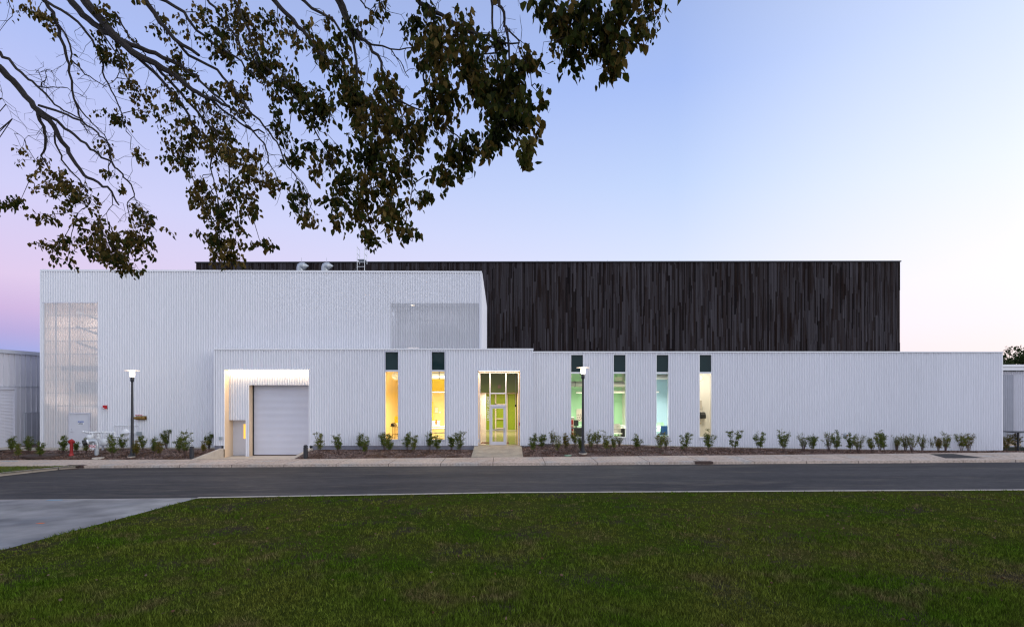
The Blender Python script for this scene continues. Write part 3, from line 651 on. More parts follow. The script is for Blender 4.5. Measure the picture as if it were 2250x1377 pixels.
MB().box(X_(949, 40.5), X_(952, 40.5), 40.4, 40.5, .6, 2.6).build('cupboard_door', 'yellow_wall', label='narrow yellow cupboard door on the pale wall', category='cupboard')
for a, c, d_, e_, lab in ((955.5, 962, 895, 906.5, 'larger white poster on the pale yellow wall'), (964, 969, 903.5, 907.5, 'small white notice on the pale yellow wall')):
    MB().box(X_(a, 40.9), X_(c, 40.9), 40.93, 40.95, Z_(e_, 40.9), Z_(d_, 40.9)).build('poster', 'sign_white', label=lab, category='poster', group='papers on the yellow wall')
pt = thing('picture', 'framed print of a dark plant hanging on the green wall', 'picture', tuple(P(1273, 912, 40.9)))
MB().box(X_(1266.5, 40.9), X_(1292, 40.9), 40.9, 40.95, Z_(925.5, 40.9), Z_(898, 40.9)).build('mount', 'art_paper', pt)
b_ = MB(); c = P(1275, 915, 40.88); rr_ = random.Random(3)
for k in range(26):
    a = rr_.uniform(0, 6.28); r1 = rr_.uniform(.05, .28); p = c + Vector((math.cos(a) * r1, 0, math.sin(a) * r1)); q = Vector((math.cos(a + .5), 0, math.sin(a + .5))) * .05; w_ = Vector((-q.z, 0, q.x)) * .4
    b_.quad(p - q, p + w_, p + q, p - w_)
b_.build('plant_drawing', 'black_plastic', pt)
table('desk', 'black desk in the green room behind the lamp post', 'desk', X_(1252, 36), X_(1300, 36), 35.6, 36.4, .98, 'black_plastic', 'black_plastic')
MB().box(X_(1261, 35.6), X_(1300, 35.6), 35.56, 35.59, .2, .95).build('modesty_panel', 'black_plastic', bpy.data.objects['desk'] if 'desk' in bpy.data.objects else None)
o = bpy.data.objects['modesty_panel']; o.location = -WL['desk']; WL['modesty_panel'] = WL['desk']
for v in o.data.vertices: v.co += WL['desk']
mo = thing('monitor', 'black monitor standing on the desk in the green room', 'monitor', (X_(1264, 36), 36, .98)); MB().box(X_(1261, 36), X_(1271, 36), 36, 36.05, 1.1, 1.48).build('screen', 'black_plastic', mo); MB().box(X_(1265, 36), X_(1267, 36), 36.02, 36.12, .98, 1.12).build('stand', 'black_plastic', mo)
cb = thing('shelf_unit', 'red and white shelf unit at the left edge of the green room', 'shelf', (X_(1256, 36.8), 36.8, .05)); MB().box(X_(1250, 36.8), X_(1262, 36.8), 36.8, 37.2, .05, 1.62).build('carcass', 'white_furn', cb)
for k in range(3): MB().box(X_(1252, 36.78), X_(1259, 36.78), 36.7, 36.8, .3 + k * .42, .6 + k * .42).build('drawer', 'red_item', cb)
def papers(label, px, Y, z):
    b_ = MB(); rr_ = random.Random(px)
    for k in range(7): x = X_(px, Y) + rr_.uniform(-.2, .3); b_.box(x, x + .22, Y + rr_.uniform(-.1, .1), Y + .25, z + k * .025, z + k * .025 + .02)
    b_.build('paper_stack', 'sign_white', label=label, category='papers')
papers('stack of papers on the black desk beside the monitor', 1274, 36, .98)
# desk and task chair in the fourth window
table('desk', 'cluttered white desk with black drawer unit in the green room', 'desk', X_(1361, 36.4), 8.7, 36, 36.9, .95, 'white_furn', 'black_plastic')
papers('stack of papers on the cluttered white desk', 1368, 36.3, .95)
MB().box(X_(1366, 36.2), 8.6, 36.1, 36.6, .06, .88).build('drawer_unit', 'black_plastic', label='black drawer unit under the cluttered white desk', category='drawers')
MB().box(8.5, 8.8, 38, 38.8, 1.9, 1.95).build('wall_shelf', 'white_furn', label='small white shelf on the cream side wall', category='shelf')
def chair(label, px, Y, matn, group=None, s=1., face=1):
    x = X_(px, Y); c_ = thing('chair', label, 'chair', (x, Y, .05), group)
    b_ = MB(); n_ = 6
    vs = []
    for j in range(6):
        h = .42 + .5 * j / 5; bow = .06 * math.sin(j / 5 * 3.1)
        for i in range(n_): u = i / (n_ - 1) * 2 - 1; wd = .24 * (1 - .25 * (j / 5) ** 2); vs.append((x + u * wd * s, Y + face * (.22 + bow - .05 * (1 - u * u)), .05 + h * s + .02))
    b_.add(vs, [(j * n_ + i, j * n_ + i + 1, (j + 1) * n_ + i + 1, (j + 1) * n_ + i) for j in range(5) for i in range(n_ - 1)], 0, True); b_.build('backrest', matn, c_)
    MB().box(x - .23 * s, x + .23 * s, Y - .22, Y + .2, .05 + .42 * s, .05 + .46 * s).build('seat', matn, c_)
    for a in (-1, 1):
        for q in (-1, 1): MB().tube([(x + a * .17, Y + q * .15, .47), (x + a * .23, Y + q * .22, .05)], .014, 6).build('leg', 'galv', c_)
    return c_
chair('pale mesh office chair at the cluttered desk in the green room', 1356.5, 36, 'white_furn', None, 1.25)
table('table', 'pale table behind the blue chairs in the blue room', 'table', X_(1436, 36.5), X_(1472, 36.5), 36.1, 37.0, .96, 'white_furn', 'white_furn')
chair('dark blue chair facing the table in the blue room', 1457, 35.7, 'blue_chair', 'chairs in the blue room', 1.15, -1)
chair('pale green chair at the back of the table in the blue room', 1453, 37.6, 'green_wall', 'chairs in the blue room', 1.25)
dd = MB().box(X_(1351, 40.9), X_(1362.5, 40.9), 40.9, 40.95, .06, 2.55).build('interior_door', 'green_wall', annex)
MB().box(X_(1351, 40.5), X_(1367, 40.5), 40.4, 40.5, Z_(836, 40.5), Z_(828, 40.5)).build('air_grille', 'white_furn', annex)
MB().box(X_(1348, 39.5), 8.8, 39.4, 39.6, Z_(861, 39.5), Z_(858, 39.5)).build('beam', 'cream_wall', annex)
td = thing('paper_towel_dispenser', 'black paper towel dispenser on the cream wall', 'dispenser', tuple(P(1543, 912, 37.1)))
b_ = MB(); c = P(1543, 911.5, 37.1); b_.lathe((c.x - .18, c.y, c.z), [(.02, 0), (.2, .01), (.21, .18), (.2, .35), (.02, .36)], 20, axis='x'); b_.box(c.x - .18, c.x + .18, c.y - .2, c.y, c.z - .22, c.z - .02); b_.build('case', 'black_plastic', td)
MB().box(X_(1544, 37.1), X_(1545.5, 37.1), 37.12, 37.18, Z_(898, 37.1), Z_(893.5, 37.1)).build('switch', 'white_furn', annex)
ck = thing('sink_cabinet', 'pale sink cabinet at the left of the cream room', 'cabinet', (X_(1537, 36.6), 36.6, .05)); MB().box(12.0, X_(1541, 36.6), 36.6, 37.1, .05, 1.2).build('cabinet', 'cream_wall', ck); MB().box(12.0, X_(1541.5, 36.5), 36.5, 37.15, 1.2, 1.24).build('counter', 'tan_furn', ck)
MB().box(12.0, X_(1541, 36.9), 36.8, 37.1, 2.1, 2.75).build('wall_cabinet', 'concrete', label='pale wall cabinet above the sink in the cream room', category='cabinet')
# ---- loading recess
BY = FY + .55; RY = FY + 1.05
b_ = MB(); wall(b_, LX0, LX1, -.66, LZ1, BY, [(LX0, X_(540, BY), -.67, Z_(922.5, BY)), (X_(548, BY), LX1 - .02, -.67, Z_(845.7, BY))]); b_.build('recess_wall', 'white_metal', annex)
LR = LX0 + .001
b_ = MB(); b_.box(LX0 - .2, LX0, FY + .0, RY + .2, -.9, LZ1)
gx0 = X_(548, BY); b_.box(gx0 - .05, gx0, BY + .03, RY, -.66, Z_(845.7, BY)); b_.build('timber_jamb', 'ply', annex)
b_ = MB(); b_.box(LX1, LX1 + .2, FY + .0, RY + .2, -.9, LZ1); b_.build('reveal', 'white_trim', annex); b_ = MB(); b_.box(X_(540, BY), X_(540, BY) + .03, BY + .001, RY, -.66, Z_(922.5, BY)); b_.build('reveal', 'white_trim', annex)
b_ = MB(); b_.box(LX0 - .2, LX1 + .2, FY + .02, RY + .2, LZ1 + .001, LZ1 + .15); b_.build('soffit', 'white_trim', annex); b_ = MB().box(LX0, X_(540, BY), BY + .001, RY, Z_(922.5, BY), Z_(922.5, BY) + .05); b_.build('soffit', 'white_trim', annex); b_ = MB(); b_.box(gx0, LX1, BY + .001, RY, Z_(845.7, BY), Z_(845.7, BY) + .05); b_.build('soffit', 'white_trim', annex)
rd = MB(); nsl = 60; zt, zb = Z_(845, RY), -.64; ph = (zt - zb) / nsl      # interlocking curved slats
for k in range(nsl):
    z0 = zb + k * ph
    pr = [(0, 0), (-.009, .25), (-.012, .5), (-.008, .8), (0, 1)]
    vs = []
    for dy, f in pr: vs += [(gx0 + .03, RY + dy, z0 + f * ph), (LX1, RY + dy, z0 + f * ph)]
    rd.add(vs, [(2 * i, 2 * i + 1, 2 * i + 3, 2 * i + 2) for i in range(4)], 0, True)
ro = rd.build('roll_up_door', 'shutter', annex)
MB().box(gx0, gx0 + .07, RY - .06, RY - .03, -.66, zt).build('guide_rail', 'black_metal', ro)
MB().box(gx0 + .07, LX1, RY - .04, RY + .02, -.66, -.60).build('bottom_bar', 'dark_iron', ro)
sdo = MB().box(LX0, X_(540, BY) + .02, RY - .04, RY, -.64, Z_(922, RY)).build('side_door', 'door_grey', annex)
MB().box(X_(536, RY), X_(539.5, RY) + .1, RY - .05, RY - .041, Z_(963, RY), Z_(931, RY)).build('door_window', 'warm_glass', sdo)
sfl = MB().box(LX0 + .05, LX1 - .05, BY - .16, BY - .06, LZ1 - .035, LZ1 - .0).build('soffit_light', 'strip_glow', annex)
area('soffit_glow', ((LX0 + LX1) / 2, BY - .15, LZ1 - .05), LX1 - LX0 - .2, .06, 75, (1, .76, .5), (R(-14), 0, 0), annex)
# ---- entrance recess and vestibule
EY = FY + .72
b_ = MB(); b_.box(HX0 - .15, HX0, FY, EY + .1, FB - .2, HZ1); b_.box(HX1, HX1 + .15, FY, EY + .1, FB - .2, HZ1); b_.build('timber_jamb', 'ply', annex)
MB().box(HX0 - .15, HX1 + .15, FY + .02, EY + .1, HZ1, HZ1 + .12).build('soffit', 'ply', annex)
MB().box(HX0 + .03, HX1 - .03, FY + .3, FY + .33, HZ1 - .012, HZ1 - .0).build('soffit_light', 'strip_glow', annex)
area('soffit_glow', ((HX0 + HX1) / 2, FY + .25, HZ1 - .05), HX1 - HX0 - .1, .06, 60, (1, .76, .5), (0, 0, 0), annex)
e = lambda px: X_(px, EY); ez = lambda py: Z_(py, EY); f0 = ez(979.5)
b_ = MB(); ya, yb = EY - .06, EY + .06
gx, gxe = e(1053), e(1140.5)
b_.box(gx, e(1055.5), ya, yb, f0, ez(817)); b_.box(e(1138.2), gxe, ya, yb, f0, ez(817)); b_.box(e(1055.5), e(1138.2), ya, yb, ez(819.8), ez(817))
b_.box(e(1075.5), e(1078), ya - .01, yb, f0, ez(819.8)); b_.box(e(1110.3), e(1112.8), ya - .01, yb, f0, ez(819.8))
b_.box(e(1078), e(1110.3), ya, yb, ez(865), ez(862.4)); b_.box(e(1078), e(1110.3), ya - .02, yb, ez(892.5), ez(888.6))
b_.box(e(1055.5), e(1075.5), ya, yb, f0, ez(977)); b_.box(e(1112.8), e(1138.2), ya, yb, f0, ez(977))
ef = b_.build('entrance_frame', 'light_frame', annex)
b_ = MB()
for a, c, d_, e_ in ((1055.5, 1075.5, 819.8, 977), (1112.8, 1138.2, 819.8, 977), (1078, 1110.3, 819.8, 862.4), (1078, 1110.3, 865, 888.6)): b_.quad((e(a), EY, ez(e_)), (e(c), EY, ez(e_)), (e(c), EY, ez(d_)), (e(a), EY, ez(d_)))
b_.build('pane', 'glass', ef)
b_ = MB(); dy0, dy1 = EY - .045, EY + .01; b_.box(e(1078.3), e(1082), dy0, dy1, f0, ez(892.6)); b_.box(e(1106.2), e(1110), dy0, dy1, f0, ez(892.6)); b_.box(e(1082), e(1106.2), dy0, dy1, f0, ez(969.5)); b_.box(e(1082), e(1106.2), dy0, dy1, ez(896.8), ez(892.6))
ed = b_.build('entrance_door', 'light_frame', annex)
MB().quad((e(1082), EY - .015, ez(969.5)), (e(1106.2), EY - .015, ez(969.5)), (e(1106.2), EY - .015, ez(896.8)), (e(1082), EY - .015, ez(896.8))).build('pane', 'glass', ed)
MB().box(e(1082), e(1107), EY + .02, EY + .07, ez(944.6), ez(942.6)).build('push_bar', 'galv', ed)
b_ = MB().box(e(1106.6), e(1109), EY - .07, EY - .046, ez(949), ez(939.5)); b_.tube([(e(1107.6), EY - .07, ez(946)), (e(1107.6), EY - .14, ez(946)), (e(1106.6), EY - .14, ez(949))], .016, 8); b_.build('handle', 'galv', ed)
text_mesh('LIBRARY ANNEX', .20, 'text_white', (e(1073), EY - .006, ez(896.7)), (0, 0, 1), (-1, 0, 0), ef)
# vestibule
VX0, VX1 = -1.9, 1.02
b_ = MB(); y0 = EY + .07
b_.quad((VX0, y0, .05), (VX0, 46, .05), (VX0, 46, 5.6), (VX0, y0, 5.6), mi=0); b_.quad((VX1, y0, .05), (VX1, 46, .05), (VX1, 46, 5.6), (VX1, y0, 5.6), mi=0)
b_.quad((VX0, y0, .05), (VX1, y0, .05), (VX1, 46, .05), (VX0, 46, .05), mi=1); b_.quad((VX0, 46, .05), (VX1, 46, .05), (VX1, 46, 3.3), (VX0, 46, 3.3), mi=2)
b_.quad((VX0, y0, 5.6), (VX1, y0, 5.6), (VX1, 38, 5.6), (VX0, 38, 5.6), mi=3); b_.quad((VX0, 38, 3.28), (VX1, 38, 3.28), (VX1, 46, 3.28), (VX0, 46, 3.28), mi=3)
b_.quad((VX0, 38, 3.28), (VX1, 38, 3.28), (VX1, 38, 5.6), (VX0, 38, 5.6), mi=2)
b_.build('vestibule', ['ply', 'floor_in', 'lime_wall', 'ceil_in'], annex)
b_ = MB(); q = lambda px: X_(px, 45.9); qz = lambda py: Z_(py, 45.9)
for a, c, d_, e_ in ((1065.5, 1067.5, 863, 945), (1087.5, 1090.5, 866, 945), (1087.5, 1113, 886.5, 888.5), (1113, 1115.5, 866, 945), (1132, 1133.5, 866, 945), (1065, 1135, 944.5, 946), (1091, 1106, 918.5, 920.5), (1091, 1106, 939, 941.5), (1065, 1135, 862.5, 865)):
    b_.box(q(a), q(c), 45.8, 45.98, qz(e_), qz(d_))
b_.build('inner_frame', 'white_furn', annex)
MB().box(X_(1093.5, 37.9), X_(1101, 37.9), 37.9, 37.98, Z_(853, 37.9), Z_(845, 37.9)).build('exit_box', 'tan_furn', annex)
MB().box(X_(1058, 35.6), X_(1118, 35.6), 35.0, 35.6, .052, .06).build('floor_mat', 'red_mat', label='red doormat inside the glazed entrance', category='doormat')
area('vestibule_glow', (-.4, 42.5, 3.2), 2.0, 2.5, 180, (1, .85, .62), (0, 0, 0), annex)
area('vestibule_glow', (-.4, 35.6, 3.4), 1.6, .5, 16, (1, .82, .6), (0, 0, 0), annex)

# ------------------------------------------------------------------ dark timber hall
HY = 46.2; hx0, hx1 = X_(431, HY), X_(1977, HY); htop = lambda x: itp(x, [(hx0, Z_(577, HY)), (hx1, Z_(574.5, HY))])
hall = thing('timber_hall', 'large dark charred timber clad hall rising behind the white building', 'building', (3, 50, 0))
b_ = MB(); rr_ = random.Random(11); x = hx0
while x < hx1 - .02:
    w_ = rr_.choice([.06, .08, .10, .13, .16]); x2 = min(hx1, x + w_); zz = 4.6 - rr_.uniform(0, 3)
    while zz < htop(x):
        z2 = min(htop(x), zz + rr_.uniform(1.2, 4.6)); pr = rr_.choice([0, .004, .008, .02, .03, .03])
        if z2 > 4.6: b_.box(x + .004, x2 - .004, HY - .02 - pr, HY + .02, max(zz, 4.6), z2 - .006)
        zz = z2
    x = x2
b_.build('plank_cladding', 'planks', hall)
b_ = MB(); b_.box(hx0, hx1, HY + .021, HY + 26, 0, 14.0); b_.build('wall', 'black_metal', hall)
b_ = MB(); sloped_bar(b_, hx0 - .06, hx1 + .06, htop(hx0) + .05, htop(hx1) + .05, HY - .12, HY + 26.1, .09); b_.build('coping', 'black_metal', hall)
for px in (1492, 1647, 1804, 1960, 1180, 1335):
    X = X_(px, 47); MB().tube([(X, 47, 14), (X, 47, 14.62)], .012, 5).build('lightning_rod', 'galv', hall)

# ------------------------------------------------------------------ left and right sheds
shl = thing('metal_shed', 'grey ribbed metal shed with a roll-up door at the left edge', 'shed', (-33, 34, -.1)); SX = -31.2
b_ = MB(); y0, y1 = 20.0, 48.0; ye = 5.75
k = y0
while k < y1:
    b_.quad((SX, k, -.2), (SX, k + .34, -.2), (SX, k + .34, ye), (SX, k, ye)); b_.box(SX, SX + .06, k + .34, k + .40, -.2, ye); k += .40
    b_.quad((SX, k - .06, -.2), (SX, k, -.2), (SX, k, ye), (SX, k - .06, ye))
b_.quad((SX, y1, -.2), (-50, y1, -.2), (-50, y1, ye), (SX, y1, ye)); b_.quad((SX, y0, -.2), (-50, y0, -.2), (-50, y0, ye), (SX, y0, ye))
b_.build('wall', 'shed_metal', shl)
b_ = MB().box(SX - .5, SX + .14, y0 - .2, y1 + .2, ye, ye + .22); b_.build('gutter', 'shed_trim', shl)
b_ = MB(); b_.quad((SX + .1, y0 - .2, ye + .225), (SX + .1, y1 + .2, ye + .225), (-41, y1 + .2, 6.5), (-41, y0 - .2, 6.5)); b_.quad((-51, y0 - .2, ye + .22), (-51, y1 + .2, ye + .22), (-41, y1 + .2, 6.5), (-41, y0 - .2, 6.5)); b_.build('roof', 'shed_trim', shl)
MB().box(SX, SX + .06, y0, y1, 2.0 + 2.05 - .05, 2.0 + 2.05 + .0).build('girt_flashing', 'shed_trim', shl) if False else None
zl = Z_(849, 34.5); MB().box(SX, SX + .06, y0, y1, zl - .03, zl + .03).build('flashing', 'shed_trim', shl)
sy = lambda px: SX * F / (px - VX)
b_ = MB(); ph = .09; zt = Z_(855.5, sy(28)); yy1 = sy(28)
for i in range(int((zt + .12) / ph)):
    z0 = -.12 + i * ph; b_.add([(SX + .05, yy1 - 3.6, z0), (SX + .05, yy1, z0), (SX + .07, yy1, z0 + ph * .5), (SX + .07, yy1 - 3.6, z0 + ph * .5), (SX + .05, yy1, z0 + ph), (SX + .05, yy1 - 3.6, z0 + ph)], [(0, 1, 2, 3), (3, 2, 4, 5)])
b_.build('roll_up_door', 'shutter', shl)
b_ = MB().box(SX + .03, SX + .13, yy1, yy1 + .14, -.15, zt + .14); b_.box(SX + .03, SX + .13, yy1 - 3.7, yy1, zt, zt + .14); b_.build('door_trim', 'light_frame', shl)
b_ = MB().box(SX, SX + .05, sy(54), sy(54) + 1.25, -.1, Z_(907, 36)); b_.build('side_door', 'grey_metal', shl)
b_ = MB().box(SX, SX + .08, sy(54) - .06, sy(54), -.1, Z_(907, 36) + .06); b_.box(SX, SX + .08, sy(54), sy(54) + 1.3, Z_(907, 36), Z_(907, 36) + .06); b_.build('door_frame', 'shed_trim', shl)
MB().box(-50, SX - .01, y0 + .1, y1 - .1, -.2, ye - .1).build('inner_wall', 'shed_metal', shl)

shr = thing('corrugated_shed', 'white corrugated shed with flat fascia at the right edge', 'shed', (45, 38, -.3)); QY = 38.0
b_ = MB(); corr(b_, X_(2190, QY), 62, -.5, Z_(815, QY), QY); b_.quad((X_(2190, QY), QY, -.5), (X_(2190, QY), 50, -.5), (X_(2190, QY), 50, 4.7), (X_(2190, QY), QY, 4.7)); b_.build('corrugated_wall', 'shed_metal', shr)
b_ = MB().box(X_(2190, QY), 62, QY - .3, QY - .05, Z_(813.5, QY), Z_(806.5, QY)); b_.box(X_(2190, QY), 62, QY - .36, QY - .05, Z_(806.3, QY), Z_(801, QY)); b_.build('fascia', 'white_trim', shr)
MB().quad((X_(2190, QY), QY - .3, Z_(802, QY)), (62, QY - .3, Z_(802, QY)), (62, 52, 5.3), (X_(2190, QY), 52, 5.3)).build('roof', 'shed_trim', shr)
b_ = MB(); corr(b_, X_(2196, QY), X_(2224, QY), 0, Z_(823, QY), QY - .05); b_.build('screen_panel', 'grey_metal', shr)
tb = thing('outdoor_table', 'dark metal outdoor table in front of the shed at the right edge', 'table', (X_(2240, 34.2), 34.2, -.35), None)
ty = 34.2; MB().box(X_(2219, ty), X_(2272, ty), ty - .4, ty + .5, Z_(949.5, ty), Z_(947.8, ty)).build('table_top', 'black_metal', tb)
for px in (2237, 2262): MB().tube([(X_(px, ty), ty, -.4), (X_(px, ty), ty, Z_(949.5, ty))], .06, 8).build('leg', 'black_metal', tb)
for zz in (.02, .2): MB().box(X_(2222, ty), X_(2280, ty), 35.3, 35.35, -.15 + zz, -.05 + zz).build('low_rail', 'ply', label='low wooden rail behind the shrubs at the right edge, ' + ('upper' if zz > .1 else 'lower') + ' of two', category='rail', group='low rails at the right')

# ------------------------------------------------------------------ things on and around the building
for k, (px, lab) in enumerate(((652, 'galvanised hooded roof vent, the left one of two on the tall block'), (706, 'galvanised hooded roof vent, the one nearer the roof ladder'))):
    Y = 38.5; x0 = X_(px, Y); zb, zt = 10.4, Z_(576, Y); r = .27
    v_ = thing('roof_vent', lab, 'roof vent', (x0 + .3, Y, zb), 'roof vents on the tall block'); c = zt - r
    pts = [(x0 + r * .9, Y, zb), (x0 + r * .9, Y, c - .12), (x0 + r * 1.0, Y, c - .03), (x0 + r * 1.3, Y, c), (x0 + .52, Y, c)]
    MB().tube(pts, [r * .9, r * .9, r * .95, r, r], 20).build('hood', 'galv', v_); MB().lathe((x0 + .52, Y, c), [(r, 0), (r * .8, .06), (r * .15, .3), (.01, .32)], 14, axis='x').build('bird_screen', 'galv', v_)
for px in (662.5, 717.5): MB().tube([(X_(px, 39), 39, 10.3), (X_(px, 39), 39, Z_(566, 39))], .012, 5).build('lightning_rod', 'galv', annex)
ld = thing('roof_ladder', 'thin white roof ladder with guard rails and a small platform', 'ladder', (X_(795, 37), 37, 10.5))
ya, yb = 37.0, 37.65; xl, xr = X_(784.8, ya), X_(801, ya)
for xx in (xl, xr):
    MB().tube([(xx, ya, 10.4), (xx, ya, Z_(541, ya))], .022, 6).build('rail', 'white_pipe', ld)
    MB().tube([(xx, yb, 12.1), (xx, yb, Z_(546, ya))], .022, 6).build('rail', 'white_pipe', ld)
    b_ = MB()
    for zz in (Z_(543, ya), Z_(557, ya)): b_.tube([(xx, ya, zz), (xx, yb, zz - .04)], .018, 6)
    b_.build('guard_bar', 'white_pipe', ld)
for k in range(6): MB().tube([(xl, ya, 10.6 + k * .3), (xr, ya, 10.6 + k * .3)], .016, 6).build('rung', 'white_pipe', ld)
MB().box(xl, xr, ya, yb, Z_(569, ya) - .04, Z_(569, ya)).build('platform', 'galv', ld)
MB().tube([(X_(527, 38), 38, 10.2), (X_(527, 38), 38, 11.35)], .02, 6).build('vent_pipe', 'white_pipe', annex)

def lamp(px, Y, zb, pyd, label):
    x = X_(px, Y); t_ = thing('street_lamp', label, 'lamp post', (x, Y, zb), 'lamp posts along the sidewalk'); zd = Z_(pyd, Y)
    MB().lathe((x, Y, zb), [(.24, -.1), (.24, .05)], 8).build('footing', 'concrete', t_)
    b_ = MB().lathe((x, Y, zb), [(.21, .05), (.21, .10), (.12, .16), (.105, .35)], 16); b_.build('base', 'black_metal', t_)
    MB().lathe((x, Y, zb), [(.088, .3), (.055, zd - zb - .62)], 14).build('pole', 'black_metal', t_)
    MB().lathe((x, Y, zd), [(.055, -.66), (.09, -.6), (.10, -.42), (.085, -.40), (.11, -.37)], 14).build('neck', 'black_metal', t_)
    MB().lathe((x, Y, zd), [(.09, -.38), (.125, -.28), (.125, -.1), (.10, -.02)], 18).build('lamp_lens', 'lamp_glow', t_)
    MB().lathe((x, Y, zd), [(.12, -.02), (.36, -.012), (.375, .0), (.36, .012), (.12, .04), (.02, .05)], 28).build('lamp_shade', 'lamp_disc', t_)
    l = bpy.data.lights.new('lamp_glow', 'POINT'); l.energy = 40; l.color = (1, .72, .42); l.shadow_soft_size = .12
    o = bpy.data.objects.new('lamp_bulb', l); COL.objects.link(o); o.parent = t_; o.location = (0, 0, zd - zb - .2)
    return t_
lamp(290.5, 30.9, zbed(-21, 30.9), 814, 'lit black lamp post with flat disc top in front of the tall block')
lamp(1281, 30.9, zbed(4.4, 30.9), 807.5, 'lit black lamp post with a flat disc top in front of the green-room window')
def bollard(px, Y, pyt, label):
    x = X_(px, Y); zb = zbed(x, Y) if abs(x + 14) > 3 else zsb(x); zt = Z_(pyt, Y); h = zt - zb
    t_ = thing('bollard', label, 'bollard', (x, Y, zb), 'dark bollards beside the ramp')
    MB().lathe((x, Y, zb), [(.12, -.1), (.12, h * .82), (.10, h * .84)], 16).build('post', 'black_metal', t_)
    MB().lathe((x, Y, zb), [(.115, h * .86), (.115, h * .94), (.07, h)], 16).build('cap', 'black_metal', t_)
bollard(421.5, 30.5, 980, 'dark bollard in the mulch left of the loading ramp'); bollard(671.5, 30.45, 977, 'dark bollard at the right ramp wall')
# fire standpipe / hydrant
x, Y = X_(157, 31.3), 31.3; zb = zbed(x, Y)
hy = thing('fire_hydrant', 'tall narrow red fire hydrant beside the service door', 'hydrant', (x, Y, zb)); h = Z_(964, Y) - zb
MB().lathe((x, Y, zb), [(.13, -.1), (.12, h * .1), (.085, h * .14), (.085, h * .70), (.12, h * .72), (.12, h * .76)], 14).build('barrel', 'red_paint', hy)
MB().lathe((x, Y, zb), [(.11, h * .76), (.13, h * .80), (.13, h * .9), (.08, h * .96), (.03, h)], 14).build('bonnet', 'red_paint', hy)
for s_ in (-1, 1): MB().lathe((x, Y, zb + h * .83), [(.05, 0), (.05, s_ * .12), (.06, s_ * .12), (.06, s_ * .17)], 10, axis='x').build('outlet', 'red_paint', hy)
# fire department connection
x, Y = X_(212.5, 31.4), 31.4; zb = zbed(x, Y); zt = Z_(968, Y)
fd = thing('fire_connection', 'galvanised fire connection pipe with black cap and red lettered sign', 'fire connection', (x, Y, zb))
MB().tube([(x, Y, zb - .1), (x, Y, zt - .12), (x - .04, Y - .02, zt - .03), (x - .16, Y - .05, zt + .02), (x - .42, Y - .16, zt - .05)], [.115, .115, .12, .13, .13], 18).build('pipe', 'galv', fd)
MB().tube([(x - .36, Y - .12, zt - .03), (x - .42, Y - .16, zt - .05)], .15, 18).build('coupling', 'white_pipe', fd)
MB().tube([(x - .42, Y - .16, zt - .05), (x - .60, Y - .25, zt - .1)], [.13, .17], 18).build('cap', 'black_plastic', fd)
sn = MB().box(X_(201, Y), X_(214.5, Y), Y - .15, Y - .14, Z_(984, Y), Z_(976, Y)).build('sign', 'sign_white', fd)
text_mesh('FDC', .22, 'red_sign', (X_(207.7, Y), Y - .155, Z_(980, Y)), (1, 0, 0), (0, 0, 1), sn)
# white pipe manifold
Y = 33.0; g = thing('pipe_manifold', 'white painted gas and water pipes with valves beside the service door', 'pipes', (X_(230, Y), Y, -.15)); pt_ = lambda px, py, dy=0: P(px, py, Y) + Vector((0, dy, 0))
def gp(nm, pts, r, n=10): return MB().tube(pts, r, n).build(nm, 'white_pipe', g)
gp('pipe', [pt_(187, 949.5), pt_(252, 949), pt_(252, 958.5), pt_(266, 958.5), pt_(268, 952), pt_(296, 949)], .05)
gp('pipe', [pt_(204, 949), pt_(204, 992)], .06); gp('pipe', [pt_(217, 949), pt_(217, 966), pt_(236, 968), pt_(236, 975)], .06); gp('pipe', [pt_(244, 950), pt_(244, 975), pt_(218, 975)], .05); gp('pipe', [pt_(252, 958), pt_(246, 968)], .03)
for px, py, r in ((204, 957, .09), (217, 955, .1), (217, 961, .12), (244, 956, .11), (244, 961, .1), (225, 975, .12), (204, 990, .11)):
    c = pt_(px, py); MB().lathe(c, [(r, -.04), (r, .04)], 14).build('flange', 'white_pipe', g)
for px, py in ((196, 949), (215, 949), (222, 949), (230, 949), (187, 948)):
    c = pt_(px, py, -.06); MB().lathe(c, [(.07, -.07), (.03, 0), (.07, .07)], 10, axis='x').build('valve', 'white_pipe', g)
for px, py, r in ((199, 960, .16), (232, 970, .2)): MB().lathe(pt_(px, py, -.1), [(r * .4, -.1), (r, -.05), (r, .05), (r * .6, .12)], 18, axis='y').build('regulator', 'white_pipe', g)
MB().lathe(pt_(273, 950, .1), [(.1, -.1), (.2, -.05), (.22, .03), (.1, .08)], 18, axis='y').build('meter', 'white_pipe', g)
MB().box(X_(222, Y), X_(234, Y), Y - .1, Y + .1, Z_(979, Y), Z_(974.5, Y)).build('support', 'grey_metal', g); MB().box(X_(224.5, Y), X_(227.5, Y), Y - .05, Y + .05, -.25, Z_(979, Y)).build('support_leg', 'grey_metal', g)
Y = 34.08; cn = thing('conduit', 'thin white conduit arching across the wall above the pipes', 'conduit', tuple(P(280, 935, Y)))
b_ = MB().tube([P(251, 958, Y), P(251, 938, Y), P(252, 935.5, Y), P(254, 934.5, Y), P(303, 934.5, Y), P(306, 935.5, Y), P(307.5, 938, Y), P(307.5, 948, Y)], .02, 8); b_.build('pipe', 'white_pipe', cn)
MB().box(X_(302.5, Y), X_(311, Y), Y - .12, Y + .02, Z_(955.5, Y), Z_(948, Y)).build('junction_box', 'grey_box', cn)
st = thing('fire_strobe', 'small red fire alarm strobe high on the white wall', 'alarm', tuple(P(231, 894, Y)))
